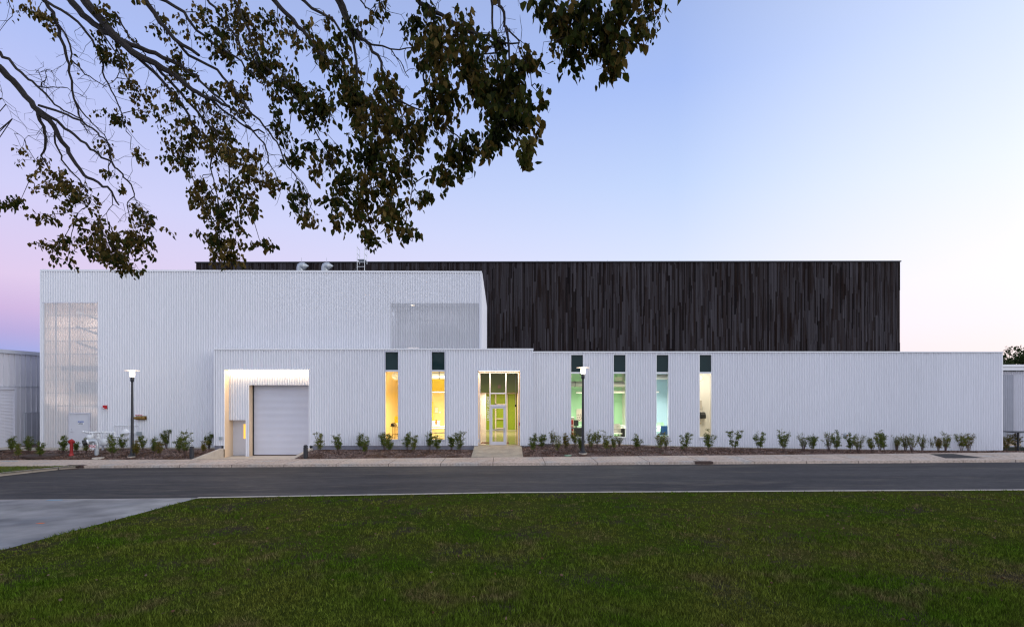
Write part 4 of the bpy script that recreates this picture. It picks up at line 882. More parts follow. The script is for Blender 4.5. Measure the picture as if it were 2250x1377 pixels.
MB().box(X_(228, Y), X_(234.3, Y), Y - .1, Y + .04, Z_(898, Y), Z_(890, Y)).build('housing', 'red_sign', st); MB().box(X_(229.4, Y), X_(231.6, Y), Y - .13, Y - .101, Z_(897.3, Y), Z_(895.3, Y)).build('lens', 'sign_white', st)
MB().tube([P(232, 898, Y), P(233.5, 905, Y), P(233.5, 950, Y)], .012, 6).build('cable', 'white_pipe', st)
vc = thing('valve_cluster', 'brass hose valve cluster with three red handwheels on the wall', 'valves', tuple(P(310, 917, Y)))
MB().box(X_(299.5, Y), X_(321.5, Y), Y - .03, Y + .03, Z_(922, Y), Z_(913.5, Y)).build('back_plate', 'brass', vc)
for k, px in enumerate((301.5, 307, 312.5, 318.5)):
    c = P(px, 917.8, Y); MB().lathe((c.x, c.y - .03, c.z), [(.06, 0), (.06, -.12), (.085, -.13), (.085, -.2), (.05, -.21)], 12, axis='y').build('outlet', 'brass', vc)
    if k < 3: MB().lathe((c.x, c.y - .1, Z_(912.2, Y)), [(.07, 0), (.075, .02), (.02, .04)], 12).build('handwheel', 'red_sign', vc)
for px, py, Y, lab, r in ((485, 962.5, 33.2, 'small grey socket box on the wall left of the loading recess', .05), (705, 957.5, 33.2, 'round metal outlet on the wall right of the loading recess', .085), (1859, 955.5, 33.82, 'round metal outlet on the wing wall among the shrubs', .085)):
    c = P(px, py, Y); t_ = thing('wall_outlet', lab, 'wall outlet', tuple(c))
    if r < .06: MB().box(c.x - .07, c.x + .07, c.y - .08, c.y + .06, c.z - .09, c.z + .09).build('box', 'grey_box', t_)
    else: MB().lathe(c, [(r + .05, .05), (r + .04, -.02), (r, -.1), (r * .6, -.11)], 16, axis='y').build('collar', 'galv', t_); MB().lathe(c, [(r * .6, -.112), (r * .5, -.16)], 12, axis='y').build('nozzle', 'brass', t_)
c = P(1050.5, 967.5, 33.45); MB().box(c.x - .02, c.x + .09, c.y - .1, c.y + .1, c.z - .09, c.z + .09).build('door_button', 'grey_metal', label='small grey button box on the left jamb of the entrance', category='button')
c = P(1140.5, 931, 33.5); MB().box(HX1 - .05, HX1, 33.45, 33.6, c.z - .1, c.z + .1).build('alarm_pull', 'red_sign', label='small red alarm on the right jamb of the entrance', category='alarm')
c = P(1133, 890.5, 35.2); sp_ = thing('spotlight', 'small grey spotlight hanging inside the right of the entrance', 'spotlight', tuple(c)); MB().lathe((c.x, c.y, c.z), [(.05, -.08), (.06, .02), (.03, .06)], 12).build('head', 'black_metal', sp_); MB().tube([(c.x, c.y, c.z), (c.x, c.y, 5.6)], .008, 5).build('stem', 'grey_metal', sp_)

# ground fittings
def onbed(px, py):      # pixel on the bed / sidewalk strip -> ground point
    best = None
    for k in range(400):
        Y = 30.0 + k * .012; X = X_(px, Y); z_ = zbed(X, Y); d = abs(Z_(py, Y) - z_)
        if best is None or d < best[0]: best = (d, X, Y, z_)
    return Vector(best[1:])
def lid(name, px, py, r, matn, label, cat, ry=1.):
    c = onbed(px, py); MB().lathe((c.x, c.y, c.z), [(r, -.05), (r, .045), (r * .95, .055)], 24).build(name, matn, label=label, category=cat)
lid('manhole_lid', 98, 1000.5, .95, 'dark_iron', 'wide dark manhole ring half buried in the left mulch', 'manhole'); lid('utility_lid', 216, 1007, .3, 'concrete', 'pale utility lid in the mulch left of the lamp post', 'utility lid'); lid('valve_box', 1248, 1001.2, .2, 'green_lid', 'green valve box lid beside the right lamp post', 'utility lid')
for px0, px1, lab in ((145, 184, 'rusty iron storm drain hood in the kerb at the left'), (1527, 1566, 'rusty iron storm drain hood in the kerb below the last window')):
    a, c = X_(px0, YKF), X_(px1, YKF); sdn = thing('storm_drain', lab, 'storm drain', ((a + c) / 2, YKF, zkf(a)), 'kerb storm drains')
    MB().box(a, c, YKF - .05, YKF + .25, zkf(a) - .10, zkf(c) + .012).build('hood', 'dark_iron', sdn)
    b_ = MB(); 
    for k in range(9): b_.box(a + .05 + k * .09, a + .10 + k * .09, YKF - .5, YKF - .06, zkf(a) - .135, zkf(a) - .12)
    b_.box(a + .03, a + .9, YKF - .52, YKF - .055, zkf(a) - .136, zkf(a) - .128); b_.build('grate', 'dark_iron', sdn)
b_ = MB(); A = [(X_(2052, 29.6), 29.9), (X_(2105, 29.6), 29.9), (X_(2165, 28.4), 28.4), (X_(2078, 28.4), 28.4)]
b_.quad(*[(x, y, zkf(x) + (zsb(x) - zkf(x)) * (y - YKF) / 2.4 + .006) for x, y in A][::-1]); b_.build('sidewalk_patch', 'asphalt', kind='structure')
def mark(px, py, L_, w_, matn, label):
    Y = 15
    for _ in range(60): X = X_(px, Y); z_ = (zlawn(X, Y) - .015) if Y < YKN else zkf(X); Y = (CZ - z_) * F / (py - VY)
    X = X_(px, Y); b_ = MB(); b_.quad(*[(X + dx, Y + dy, (zlawn(X + dx, Y + dy) - .015 if Y < YKN else zkf(X + dx) + (zsb(X) - zkf(X)) * (Y + dy - YKF) / 2.4) + .005) for dx, dy in ((-L_, -w_), (L_, -w_ * .6), (L_ * .9, w_), (-L_ * .7, w_ * .8))])
    b_.build('paint_mark', matn, label=label, category='paint mark', group='survey paint marks')
mark(89, 1149, .10, .07, 'orange_mark', 'orange spray mark in the middle of the concrete drive'); mark(236, 1150, .12, .08, 'orange_mark', 'orange spray mark where the drive meets the lawn edge')
mark(20, 1013, .5, .05, 'blue_mark', 'pale blue spray mark on the sidewalk at the far left'); mark(120, 1098, .3, .06, 'blue_mark', 'pale blue spray mark at the top left of the drive')

# ------------------------------------------------------------------ leaves
def leafset(C, D, size, up=None, wid=.42):
    """C centres(base) (n,3), D directions; returns V,F with 6 verts each folded leaf"""
    n = len(C); D = D / np.linalg.norm(D, axis=1)[:, None]; Rn = rng.normal(size=(n, 3)); Sd = np.cross(D, Rn); Sd /= np.linalg.norm(Sd, axis=1)[:, None]; Nn = np.cross(D, Sd)
    s_ = size[:, None]; w_ = wid * (1 + rng.uniform(-.2, .2, (n, 1)))
    p0 = C; p1 = C + D * s_ * .34 + Sd * s_ * w_ * .62 + Nn * s_ * .10; p2 = C + D * s_ * .74 + Sd * s_ * w_ * .44 + Nn * s_ * .04; p3 = C + D * s_ * 1.08 - Nn * s_ * .08
    p4 = C + D * s_ * .74 - Sd * s_ * w_ * .44 + Nn * s_ * .04; p5 = C + D * s_ * .34 - Sd * s_ * w_ * .62 + Nn * s_ * .10
    V = np.stack([p0, p1, p2, p3, p4, p5], 1).reshape(-1, 3); b2 = np.arange(n)[:, None] * 6
    Fc = np.concatenate([b2 + np.array([[0, 1, 2, 3]]), b2 + np.array([[0, 3, 4, 5]])], 0)
    return V, Fc
# shrubs
SH = [(27, 996, 960, 0), (40, 1008, 976, 1), (64, 996, 960, 0), (89, 1006, 972, 0), (138, 997, 959, 0), (167, 992, 972, 0), (189, 998, 964, 1), (247, 1007, 957, 0), (270, 989, 957, 0), (300, 1004, 970, 2), (314, 988, 958, 0),
 (338, 997, 959, 0), (351, 1004, 972, 2), (366, 984, 946, 0), (394, 995, 961, 0), (406, 1005, 946, 0), (449, 996, 970, 2), (459, 984, 950, 0),
 (702, 1001, 953, 1), (745, 998, 956, 0), (792, 990, 953, 0), (804, 998, 962, 0), (845, 989, 950, 0), (856, 997, 958, 0), (894, 990, 953, 0), (909, 997, 958, 1), (944, 989, 949, 0), (960.5, 996, 956, 0), (992, 990, 956, 0), (1011, 997, 950, 0),
 (1170, 997, 955, 0), (1192, 988, 956, 0), (1214, 981, 944, 3), (1228, 997, 959, 3), (1245, 988, 953, 2), (1264, 982, 947, 1), (1277, 992, 960, 0), (1298, 989, 949, 1), (1312, 983, 947, 1), (1335, 995, 951, 1), (1349, 988, 960, 1), (1361, 982, 958, 3),
 (1401, 988, 955, 0), (1451, 995, 948, 1), (1463, 988, 954, 3), (1505, 994, 954, 0), (1559, 995, 946, 0), (1612, 994, 947, 0), (1668, 994, 952, 0), (1721, 994, 946, 0), (1765, 990, 952, 3), (1785, 993, 954, 0), (1821, 991, 952, 3), (1837, 993, 951, 0),
 (1870, 991, 951, 0), (1886, 994, 954, 3), (1916, 991, 959, 1), (1933, 990, 948, 1), (1945, 993, 954, 0), (1970, 990, 957, 3), (1989, 991, 955, 3), (2004, 992, 955, 3), (2027, 991, 956, 3), (2045, 990, 961, 3), (2062, 992, 962, 2), (2077, 991, 953, 1), (2097, 990, 951, 3),
 (2113, 991, 953, 1), (2129, 992, 955, 2), (2149, 990, 948, 3), (2179, 991, 958, 0), (2210, 991, 952, 2), (2234, 991, 953, 2)]
SL_ = ['leftmost shrub, leafy, in front of the grey shed', 'small golden shrub near the sidewalk, second from the left', 'leafy shrub in front of the grey shed side door', 'shrub above the manhole ring, left of the tall block corner',
 'shrub just left of the red fire hydrant', 'tiny shrub between the red hydrant and the service door', 'thin twiggy shrub between hydrant and black capped pipe', 'big green shrub between the lettered pipe and the lamp post', 'shrub against the wall under the white pipe meter', 'golden shrub just right of the left lamp post', 'green shrub under the grey junction box',
 'airy shrub second to the right of the left lamp post, near the wall', 'low golden shrub near the sidewalk, right of the left lamp post', 'tall dark shrub against the wall, midway between lamp post and ramp', 'shrub left behind the tall shrub by the bollard', 'tall shrub just left of the left bollard', 'yellowish shrub in front of the last one before the ramp', 'shrub against the wall at the ramp corner, right of the left bollard',
 'sparse shrub under the round outlet right of the ramp', 'second shrub right of the ramp, on bare mulch', 'rear one of the shrub pair midway between ramp and first window', 'front one of the shrub pair midway between ramp and first window', 'rear shrub under the left side of the first lit window', 'front shrub under the first lit window', 'left shrub of the pair between the two yellow windows', 'right shrub of the pair between the two yellow windows', 'tall shrub at the left side of the second yellow window', 'shrub in front of the second yellow window', 'first shrub right of the second yellow window', 'last shrub left of the entrance path',
 'first shrub right of the entrance', 'second shrub right of the entrance', 'twiggy shrub against the wall, third right of the entrance', 'dark bare shrub near the sidewalk, fourth right of the entrance', 'golden shrub just left of the first green-room window', 'shrub below the left of the first green-room window', 'shrub partly behind the right lamp post', 'shrub just right of the right lamp post', 'slim upright shrub, second right of the right lamp post', 'wide shrub left of the second green-room window', 'shrub below the left edge of the second green-room window', 'nearly bare shrub under the second green-room window',
 'single shrub midway between second green-room and blue-room windows', 'tall bushy shrub below the blue-room window', 'bare twiggy shrub behind the right of the blue-room window shrub', 'single bushy shrub between blue-room and cream-room windows', 'upright shrub at the right edge of the cream-room window', 'first single shrub right of the last window', 'second single shrub right of the last window', 'third single shrub right of the last window', 'brown twiggy half of the fourth clump right of the last window', 'green half of the fourth clump right of the last window', 'brown twiggy shrub two clumps left of the wing wall outlet', 'green shrub just left of the wing wall outlet',
 'green shrub just right of the wing wall outlet', 'twiggy shrub, second right of the wing wall outlet', 'small sparse shrub, third right of the wing wall outlet', 'tall sparse shrub, fourth right of the wing wall outlet', 'leafy shrub, fifth right of the wing wall outlet', 'brown shrub, sixth right of the wing wall outlet', 'bare stemmed shrub, seventh right of the wing wall outlet', 'bare stemmed shrub, eighth right of the wing wall outlet', 'left shrub behind the dark sidewalk patch start', 'small dark shrub, above the left corner of the dark sidewalk patch', 'golden low shrub directly above the dark sidewalk patch', 'green shrub above the middle of the dark sidewalk patch', 'twiggy shrub above the right of the dark sidewalk patch',
 'fifth shrub from the right end of the wing', 'golden shrub, fourth from the right end of the wing', 'slim bare shrub, third from the right end of the wing', 'green shrub at the right corner of the wing', 'golden shrub in front of the right shed, just past the wing corner', 'rightmost shrub, golden, below the dark outdoor table']
for i, (px, pb, pt2, kd) in enumerate(SH):
    c = onbed(px, pb); c.z -= .03; h = (pb - pt2) / F * c.y * 1.1; rs = random.Random(i * 7 + 1)
    t_ = thing('shrub', SL_[i] if i < len(SL_) else 'shrub', 'shrub', tuple(c), 'young shrubs in the mulch beds')
    b_ = MB(); tips = []; nst = rs.randint(7, 10) + (6 if kd == 3 else 0); spread = .24 + .1 * rs.random()
    for k in range(nst):
        a = rs.uniform(0, 6.28); hh_ = h * rs.uniform(.62, 1.0) if k else h; rr2 = spread * h * rs.uniform(.5, 1) * (.4 if k == 0 else 1) * (1.15 if px > 1580 else 1)
        top = c + Vector((math.cos(a) * rr2, math.sin(a) * rr2 * .8, hh_)); mid = c + Vector((math.cos(a) * rr2 * .35, math.sin(a) * rr2 * .3, hh_ * .45))
        pts = [c + Vector((math.cos(a) * .03, math.sin(a) * .03, -.03)), mid, (mid + top) / 2 + Vector((rs.uniform(-.03, .03), rs.uniform(-.03, .03), 0)), top]; b_.tube(pts, [.010, .008, .006, .003], 4); tips.append(pts)
        for q in range(4):
            f = rs.uniform(-.35, .9); base = mid.lerp(top, f) if f > 0 else mid.lerp(pts[0], -f) ; d = Vector((rs.uniform(-1, 1), rs.uniform(-1, 1), rs.uniform(.2, 1))).normalized() * rs.uniform(.08, .2) * h
            b_.tube([base, base + d], [.005, .0025], 3, cap=False); d.z = abs(d.z); tips.append([base, base, base + d * .5, base + d])
    b_.build('stems', 'shrub_stem', t_)
    nl = {0: 1600, 1: 1150, 2: 1350, 3: 650}[kd]; nl = int(nl * (h / 1.0) ** .7); Cn, Dn = [], []
    for k in range(nl):
        tp = tips[rs.randrange(len(tips))]; f = rs.uniform(.0, 1) ** .7; p = tp[1].lerp(tp[3], f) + Vector((rs.gauss(0, .04), rs.gauss(0, .04), rs.gauss(0, .03)))
        if p.z < c.z + h * .2 and rs.random() < .7: continue
        Cn.append(p); Dn.append((rs.gauss(0, .8), rs.gauss(0, .8), rs.gauss(.5, .5)))
    V, Fc = leafset(np.array(Cn), np.array(Dn), rng.uniform(.028, .055, len(Cn)), wid=.55)
    npmesh('foliage', V, Fc, 'shrub_leaf_gold' if kd == 2 else 'shrub_leaf', t_, rnd=np.repeat(np.clip(rng.beta(2, 3, len(Cn)) + (.15 if kd in (1, 3) else 0), 0, 1), 6))

# far trees beyond the right shed
for k, (X, Y, h, r, lab) in enumerate(((65.5, 70, 7.7, 3.2, 'dark tree beyond the right shed, nearest to the wing'), (71.5, 72, 9.0, 4.2, 'taller dark tree beyond the shed at the right edge'), (80, 76, 10, 5, 'dark tree behind the shed beyond the right edge'))):
    t_ = thing('far_tree', lab, 'tree', (X, Y, -1.5), 'trees beyond the right shed'); MB().tube([(X, Y, -1.5), (X + .1, Y, h * .5), (X, Y, h * .8)], [.3, .2, .08], 8).build('trunk', 'bark', t_)
    nl = 9000; ctr = np.array([[X + random.uniform(-.75, .75) * r, Y + random.uniform(-.7, .7) * r, h - r * .75 + random.uniform(-.7, .55) * r] for _ in range(26)]); pick = rng.integers(0, 26, nl)
    dv = rng.normal(size=(nl, 3)); dv /= np.linalg.norm(dv, axis=1)[:, None]; Cn = ctr[pick] + dv * (r * .34) * rng.uniform(.6, 1.05, (nl, 1)); Cn = Cn[Cn[:, 2] < h + .3]
    V, Fc = leafset(Cn, rng.normal(size=(len(Cn), 3)), rng.uniform(.16, .3, len(Cn)), wid=.6); npmesh('crown', V, Fc, 'far_leaf', t_, rnd=np.repeat(rng.uniform(0, 1, len(Cn)), 6))

# ------------------------------------------------------------------ the big overhanging tree
def dep(px): return float(np.interp(px, [-200, 0, 450, 800, 1150, 1450], [10.6, 10.0, 8.8, 7.3, 5.8, 5.2]))
tree = thing('overhanging_tree', 'big leafy tree whose dark autumn branches hang into the top of the view', 'tree', (-8.6, 4.6, zlawn(-8.6, 4.6)))
A = 2.2213
def za(pts): return [(x / A, y / A) for x, y in pts]
def zB(pts): return [(700 + x / A, y / A) for x, y in pts]
limbs = [ # (points px, radius start m, radius end m, depth offset)
 (za([(0, 330), (60, 390), (120, 465), (185, 540), (260, 610), (300, 690), (350, 770), (410, 855), (480, 890), (545, 935), (580, 1000)]), .060, .012, 0),
 (za([(185, 540), (215, 620), (222, 700), (200, 760), (240, 830)]), .032, .010, 0),
 (za([(185, 530), (280, 590), (340, 640), (420, 700), (480, 750), (545, 790), (600, 850), (640, 900), (655, 960), (620, 1000)]), .028, .007, .1),
 (za([(190, 515), (300, 550), (400, 590), (480, 650), (530, 700), (545, 780), (530, 880)]), .022, .007, -.1),
 (za([(260, 610), (270, 700), (300, 780), (370, 860), (430, 930), (440, 990), (380, 1040)]), .018, .006, .2),
 (za([(0, 255), (60, 310), (120, 370), (180, 420), (250, 490), (310, 540), (400, 580), (430, 650)]), .028, .008, .3),
 (za([(180, 420), (260, 425), (330, 430), (400, 470)]), .012, .004, .3), (za([(200, 420), (225, 380), (230, 340), (175, 355)]), .010, .003, .3), (za([(230, 340), (260, 345)]), .006, .003, .3),
 (za([(190, -20), (260, 60), (290, 150), (320, 260), (335, 350), (360, 480), (385, 560), (405, 610)]), .034, .010, .2),
 (za([(360, 480), (420, 570), (470, 620), (520, 680), (540, 760)]), .014, .006, .2),
 (za([(270, 90), (325, 180), (345, 290), (400, 345), (460, 390), (520, 425)]), .018, .007, .2),
 (za([(170, -30), (300, 50), (400, 130), (460, 220), (500, 300), (510, 380), (560, 470), (600, 590), (615, 640)]), .026, .006, .1),
 (za([(330, -20), (400, 70), (480, 130), (560, 185), (640, 220), (760, 260), (860, 310), (900, 335)]), .060, .025, 0),
 (za([(400, -20), (470, 70), (560, 180), (640, 250), (760, 310), (860, 370), (940, 440), (1020, 480), (1120, 520)]), .075, .020, -.1),
 (za([(900, 335), (980, 400), (1060, 470), (1140, 540), (1200, 600)]), .022, .010, 0),
 (za([(640, 260), (760, 360), (860, 470), (920, 560), (980, 660), (1030, 740), (1035, 850), (1060, 950)]), .028, .007, 0),
 (za([(760, 320), (850, 420), (960, 540), (1050, 640), (1110, 720), (1120, 850), (1150, 960)]), .026, .006, .1),
 (za([(1020, 480), (1120, 560), (1200, 620), (1290, 650)]), .018, .012, 0), (za([(1200, 610), (1290, 700), (1310, 790), (1350, 870)]), .015, .005, 0),
 (za([(700, -20), (780, 110), (850, 190), (970, 270)]), .042, .024, 0), (za([(850, 190), (920, 270), (1060, 340), (1140, 440), (1200, 520), (1290, 620), (1350, 690), (1390, 790), (1450, 870), (1500, 950)]), .024, .006, .1),
 (za([(560, 60), (620, 160), (680, 220), (720, 300), (790, 400)]), .016, .006, .2), (za([(480, 130), (560, 250), (600, 300), (570, 380), (500, 430)]), .014, .004, -.2),
 (za([(740, -20), (900, 60), (960, 150), (1060, 230), (1180, 300), (1260, 400)]), .028, .010, 0),
 (za([(1000, -20), (1060, 60), (1130, 150), (1200, 280), (1300, 330), (1380, 400), (1440, 470), (1500, 560), (1560, 640)]), .020, .007, 0),
 (za([(1130, -20), (1200, 120), (1240, 230), (1260, 330)]), .024, .010, -.1),
 (za([(1320, -20), (1390, 60), (1480, 150), (1560, 250), (1640, 330), (1700, 430)]), .036, .014, 0),
 (za([(1450, -20), (1560, 60), (1660, 150), (1720, 260)]), .024, .010, .1),
 (za([(1380, 350), (1430, 480), (1420, 560), (1400, 690)]), .010, .004, 0), (za([(1500, 560), (1560, 680), (1620, 780), (1650, 900)]), .012, .005, 0),
 (zB([(80, -20), (130, 90), (170, 150), (230, 200), (290, 270), (320, 370), (350, 470)]), .034, .012, 0),
 (zB([(100, -20), (160, 150), (185, 300), (190, 500), (230, 650), (240, 800), (200, 950)]), .022, .006, 0),
 (zB([(200, -20), (230, 40), (270, 60), (320, 30)]), .012, .003, 0), (zB([(230, 200), (350, 240), (480, 232)]), .014, .006, 0), (zB([(350, 240), (400, 300), (440, 380)]), .008, .004, 0),
 (zB([(470, -20), (560, 60), (640, 100), (760, 160), (860, 190), (980, 210)]), .030, .008, 0),
 (zB([(880, 0), (905, 60), (915, 130), (930, 280), (940, 400), (930, 500), (960, 620)]), .018, .005, 0), (zB([(915, 130), (980, 200), (1000, 260), (1040, 420)]), .010, .004, 0),
 (zB([(840, -20), (850, 150), (870, 260), (900, 400), (890, 520)]), .014, .005, .1), (zB([(560, 60), (560, 180), (510, 370), (525, 450), (510, 510), (440, 520)]), .015, .005, 0),
 (zB([(570, 560), (640, 640), (740, 720), (800, 780)]), .010, .005, 0), (zB([(350, 470), (450, 520), (570, 560)]), .012, .008, 0), (zB([(350, 470), (400, 600), (440, 760), (460, 900), (440, 1040)]), .012, .005, 0), (zB([(320, 370), (340, 560), (360, 760), (340, 960)]), .012, .005, .1),
 (zB([(840, -60), (1060, -60), (1250, -70), (1450, -40), (1620, -20)]), .026, .008, 0), (zB([(1100, -65), (1160, 40), (1200, 140), (1250, 240)]), .012, .004, 0), (zB([(1300, -60), (1350, 60), (1400, 160), (1430, 280)]), .012, .004, 0), (zB([(1550, -30), (1580, 40), (1620, 80)]), .008, .003, 0),
 (za([(40, 0), (60, 80), (0, 150)]), .008, .004, .2), (za([(0, 400), (10, 480), (60, 580)]), .006, .002, .3), (za([(70, 650), (120, 680), (190, 640), (210, 610)]), .005, .003, 0),
 (za([(545, 935), (550, 1000), (500, 1060), (460, 1100)]), .008, .003, 0), (za([(650, 960), (690, 1030), (715, 1065)]), .006, .002, 0)]
LP3 = []; trunk_top = Vector((-8.6, 4.6, 6.6)); hub = [Vector((-8.6, 5.0, 8.4)), Vector((-8.2, 5.4, 10.2)), Vector((-7.4, 5.2, 11.6))]
br = MB(); allp = []
for li, (pts, r0, r1, dz) in enumerate(limbs):
    W3 = [P(x, y, dep(x) + dz) for x, y in pts]
    # refine with small irregularities
    rf = []; rs = random.Random(li)
    for i in range(len(W3) - 1):
        nseg = 3
        for k in range(nseg):
            f = k / nseg; p = W3[i].lerp(W3[i + 1], f); jj = .012 if k else 0; rf.append(p + Vector((rs.gauss(0, jj), rs.gauss(0, jj * 2), rs.gauss(0, jj))))
    rf.append(W3[-1]); n = len(rf); rad = [r0 + (r1 - r0) * i / (n - 1) for i in range(n)]
    br.tube(rf, rad, 7 if r0 > .02 else 5); allp += [(p, rad[i]) for i, p in enumerate(rf)]
    # limbs entering from outside the view go back to the trunk
    if pts[0][1] <= 1 or pts[0][0] <= 1:
        s0 = W3[0]
        if pts[0][0] <= 1 and pts[0][1] > 30: h_ = Vector((-9.0, 6.2, 7.6))
        else: h_ = hub[li % 3]
        up = s0.lerp(h_, .45) + Vector((0, -.4, .9 if pts[0][1] <= 1 else .25))
        cps = [h_, h_.lerp(up, .5) + Vector((0, 0, .3)), up, s0.lerp(up, .4) + Vector((0, 0, .08)), s0]
        R0 = r0 * 1.7; br.tube(cps, [R0, R0 * .9, R0 * .8, r0 * 1.1, r0], 7)
zg_ = zlawn(-8.6, 4.6)
tk = MB(); tk.tube([(-8.7, 4.5, zg_ - .2), (-8.68, 4.5, zg_ + .25), (-8.6, 4.6, zg_ + 1.5), (-8.5, 4.5, 4.5), tuple(trunk_top), tuple(hub[0]), tuple(hub[1]), tuple(hub[2])], [.62, .44, .38, .36, .34, .24, .17, .10], 16)
tk.tube([tuple(trunk_top), (-8.9, 5.4, 7.2), (-9.0, 6.2, 7.6)], [.26, .15, .10], 10); tk.build('trunk', 'bark', tree)
br.build('limbs', 'bark', tree)
blobs = [(60, 345, 45, 28, 28), (110, 395, 65, 35, 120), (25, 435, 35, 22, 42), (150, 430, 65, 38, 105), (90, 465, 25, 35, 34), (110, 540, 28, 32, 62), (170, 525, 48, 32, 100), (225, 540, 52, 42, 170), (280, 510, 32, 38, 95), (255, 572, 48, 22, 110),
 (270, 320, 22, 14, 22), (215, 310, 28, 18, 16), (250, 388, 24, 14, 20), (285, 460, 22, 25, 26), (330, 500, 20, 20, 5), (290, 535, 22, 40, 60), (200, 490, 40, 22, 50), (295, 470, 24, 22, 24), (130, 570, 14, 10, 8),
 (60, 15, 48, 18, 50), (100, 32, 40, 12, 28), (240, 45, 36, 40, 60), (225, 95, 30, 45, 70), (232, 135, 22, 35, 34), (235, 245, 28, 18, 44), (290, 190, 34, 34, 70), (310, 235, 30, 25, 20), (140, 130, 20, 20, 3),
 (330, 25, 50, 26, 50), (470, 60, 40, 45, 100), (510, 25, 55, 30, 110), (480, 105, 45, 32, 80), (560, 60, 45, 45, 80), (540, 125, 45, 26, 70), (400, 50, 50, 30, 20), (430, 20, 30, 20, 25),
 (385, 135, 48, 34, 62), (370, 160, 40, 30, 40), (375, 240, 46, 42, 62), (400, 305, 52, 40, 130), (390, 345, 38, 30, 75), (450, 255, 55, 48, 120), (505, 195, 46, 34, 100), (440, 195, 55, 30, 60), (475, 330, 52, 46, 120), (530, 350, 46, 42, 115), (565, 392, 36, 28, 80),
 (420, 400, 32, 30, 90), (430, 445, 36, 36, 100), (480, 475, 45, 45, 125), (455, 528, 38, 28, 100), (500, 543, 38, 24, 80), (560, 525, 34, 12, 42), (515, 420, 45, 50, 110), (553, 460, 16, 18, 30), (470, 560, 36, 14, 40),
 (603, 260, 20, 30, 60), (635, 420, 38, 30, 90), (665, 465, 24, 18, 45), (640, 340, 32, 18, 40), (690, 320, 40, 26, 55), (590, 200, 30, 20, 20), (480, 275, 30, 20, 30),
 (600, 30, 45, 32, 50), (640, 60, 55, 45, 60), (680, 90, 35, 30, 50), (580, 125, 45, 32, 130), (635, 180, 55, 38, 170), (700, 235, 52, 38, 170), (740, 150, 52, 60, 190), (780, 225, 55, 55, 220), (830, 275, 62, 52, 260), (855, 210, 42, 45, 150), (900, 285, 42, 45, 170), (815, 345, 52, 46, 190), (865, 370, 42, 36, 130),
 (760, 400, 42, 36, 110), (820, 420, 54, 38, 160), (785, 465, 42, 28, 110), (860, 465, 52, 32, 120), (810, 515, 24, 20, 55), (890, 508, 36, 16, 50), (925, 435, 22, 28, 40), (730, 330, 26, 26, 42), (700, 370, 26, 26, 36), (725, 440, 26, 26, 50), (750, 480, 22, 18, 26), (720, 40, 40, 30, 24), (760, 70, 40, 40, 50),
 (930, 60, 38, 55, 160), (960, 120, 46, 46, 190), (1000, 70, 44, 48, 150), (1030, 155, 52, 54, 230), (975, 200, 46, 54, 190), (1080, 200, 54, 54, 220), (1125, 165, 44, 44, 140), (1160, 130, 26, 22, 46), (1100, 270, 54, 44, 190), (1145, 245, 34, 52, 120), (1192, 208, 16, 12, 14), (1155, 315, 24, 30, 56), (1025, 320, 54, 36, 140), (990, 360, 34, 30, 70), (950, 260, 36, 46, 90), (1142, 338, 18, 14, 14), (960, 385, 20, 22, 40), (1065, 345, 26, 16, 26), (840, 15, 26, 18, 20), (1070, 110, 40, 40, 90), (1185, 270, 10, 30, 16), (820, 60, 30, 30, 10),
 (1200, 15, 36, 22, 60), (1232, 58, 44, 36, 120), (1285, 28, 52, 34, 130), (1262, 108, 32, 28, 76), (1330, 60, 50, 36, 130), (1370, 25, 44, 26, 80), (1350, 118, 32, 28, 76), (1342, 148, 20, 16, 24), (1278, 138, 10, 12, 10), (1428, 18, 32, 20, 40), (1452, 38, 14, 16, 12), (1310, 88, 34, 24, 50), (1390, 85, 26, 20, 34)]
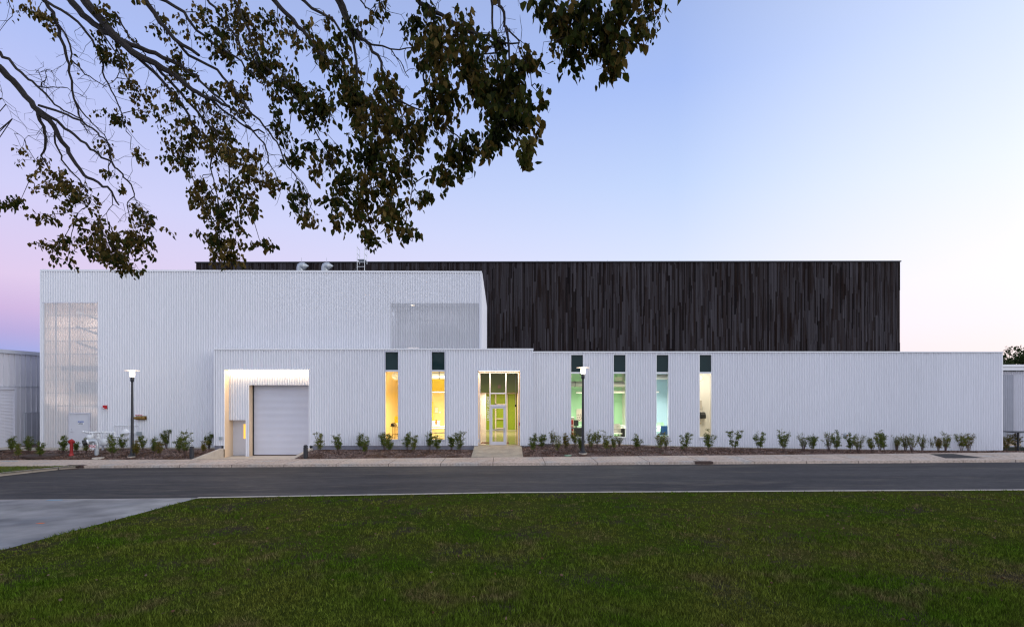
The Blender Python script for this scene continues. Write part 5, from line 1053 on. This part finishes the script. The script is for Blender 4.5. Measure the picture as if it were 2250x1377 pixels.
# unseen canopy above and beside the view, put in to shade the lawn
rb = random.Random(5)
for _ in range(60): blobs.append((rb.uniform(-500, 1500), rb.uniform(-520, -60), 110, 70, 60))
for _ in range(12): blobs.append((rb.uniform(-400, -90), rb.uniform(0, 500), 70, 50, 60))
AP = np.array([tuple(p) for p, r in allp]); tw = MB(); Cn, Dn, Sz, Rn = [], [], [], []
for bi, (bx, by, rx, ry, cnt) in enumerate(blobs):
    rs = random.Random(100 + bi); Y0 = dep(bx); ctr = P(bx, by, Y0) + Vector((0, .18 if bx < 700 else 0, 0)); k = Y0 / F; vol = Vector((rx * k, .35 + .25 * rx * k, ry * k))
    if by > -50:
        d = np.linalg.norm(AP - np.array(ctr), axis=1) + .6 * np.maximum(0, ctr.z - AP[:, 2]); st_ = Vector(AP[int(np.argmin(d))])
        mid = st_.lerp(ctr, .5) + Vector((rs.uniform(-.08, .08), rs.uniform(-.1, .1), .06)); tw.tube([st_, mid, ctr], [.008, .006, .004], 4, cap=False)
    bt_ = rs.uniform(-.22, .16); nt_ = max(3, int(cnt / 6)); tws = []
    for q in range(nt_):
        u = Vector((rs.gauss(0, .6), rs.gauss(0, .6), rs.gauss(0, .6))); u = u if u.length < 1.15 else u.normalized() * 1.1
        e_ = ctr + Vector((u.x * vol.x, u.y * vol.y, u.z * vol.z)); a_ = ctr + (e_ - ctr) * .15 + Vector((0, 0, .1 * vol.z)); e_.z -= .04
        m_ = a_.lerp(e_, .55) + Vector((rs.uniform(-.04, .04), rs.uniform(-.04, .04), .05)); tw.tube([a_, m_, e_], [.0035, .0028, .0016], 3, cap=False); tws.append((a_, m_, e_))
    for q in range(int(cnt * ((2.3 if bx < 330 else 1.95 if bx < 620 else 1.7) if by > -50 else 1.2))):
        a_, m_, e_ = tws[rs.randrange(nt_)]; f = .25 + .75 * rs.random() ** .7; p = (a_.lerp(m_, f * 2) if f < .5 else m_.lerp(e_, f * 2 - 1)) + Vector((rs.gauss(0, .033), rs.gauss(0, .05), rs.gauss(0, .035)))
        Cn.append(p); Dn.append((rs.gauss(.12, .42), rs.gauss(0, .42), -1 + rs.gauss(0, .35))); Sz.append(rs.uniform(.050, .098) if bx < 600 else rs.uniform(.045, .11) * (1.0 if by > -50 else 1.5))
        Rn.append(min(1, max(0, rs.betavariate(2, 2.2) + (.10 if bx < 600 else 0) + bt_ + .12 * noise.noise((p.x * 1.5, p.y, p.z * 1.5)))))
V, Fc = leafset(np.array(Cn), np.array(Dn), np.array(Sz), wid=.52); npmesh('crown', V, Fc, 'tree_leaf', tree, rnd=np.repeat(np.array(Rn), 6))
# free bare twigs along limbs
rs = random.Random(77)
for p, r in allp:
    if r < .03 and rs.random() < .6:
        d = Vector((rs.gauss(.1, .5), rs.gauss(0, .5), rs.gauss(-.35, .5))).normalized(); L_ = rs.uniform(.10, .30); q = p + d * L_; q2 = q + (d + Vector((rs.gauss(0, .4), rs.gauss(0, .4), rs.gauss(-.1, .4)))).normalized() * L_ * .6
        q3 = q2 + Vector((rs.gauss(.1, .5), rs.gauss(0, .4), rs.gauss(-.2, .5))) * L_ * .5; tw.tube([p, p.lerp(q, .5) + Vector((rs.gauss(0, .02), 0, rs.gauss(0, .02))), q, q2, q3], [.0045, .004, .0034, .0026, .0016], 3, cap=False)
        if rs.random() < .5: tw.tube([q, q + Vector((rs.gauss(0, .08), rs.gauss(0, .08), rs.gauss(0, .08)))], [.0022, .0012], 3, cap=False)
tw.build('twigs', 'twig', tree)
# fallen leaves on the lawn
nF = 260; Yf = rng.uniform(7.2, 19.8, nF); Xf = rng.uniform(-.95, .98, nF) * Yf; ok = Xf > -11.3; Xf, Yf = Xf[ok], Yf[ok]
Cf = np.array([(a, b2, zlawn(a, b2) + .045) for a, b2 in zip(Xf, Yf)]); Df = rng.normal(size=(len(Xf), 3)); Df[:, 2] *= .25
V, Fc = leafset(Cf, Df, rng.uniform(.04, .075, len(Xf)), wid=.55); npmesh('fallen_leaves', V, Fc, 'fallen', rnd=np.repeat(rng.uniform(0, 1, len(Xf)), 6), kind='stuff')
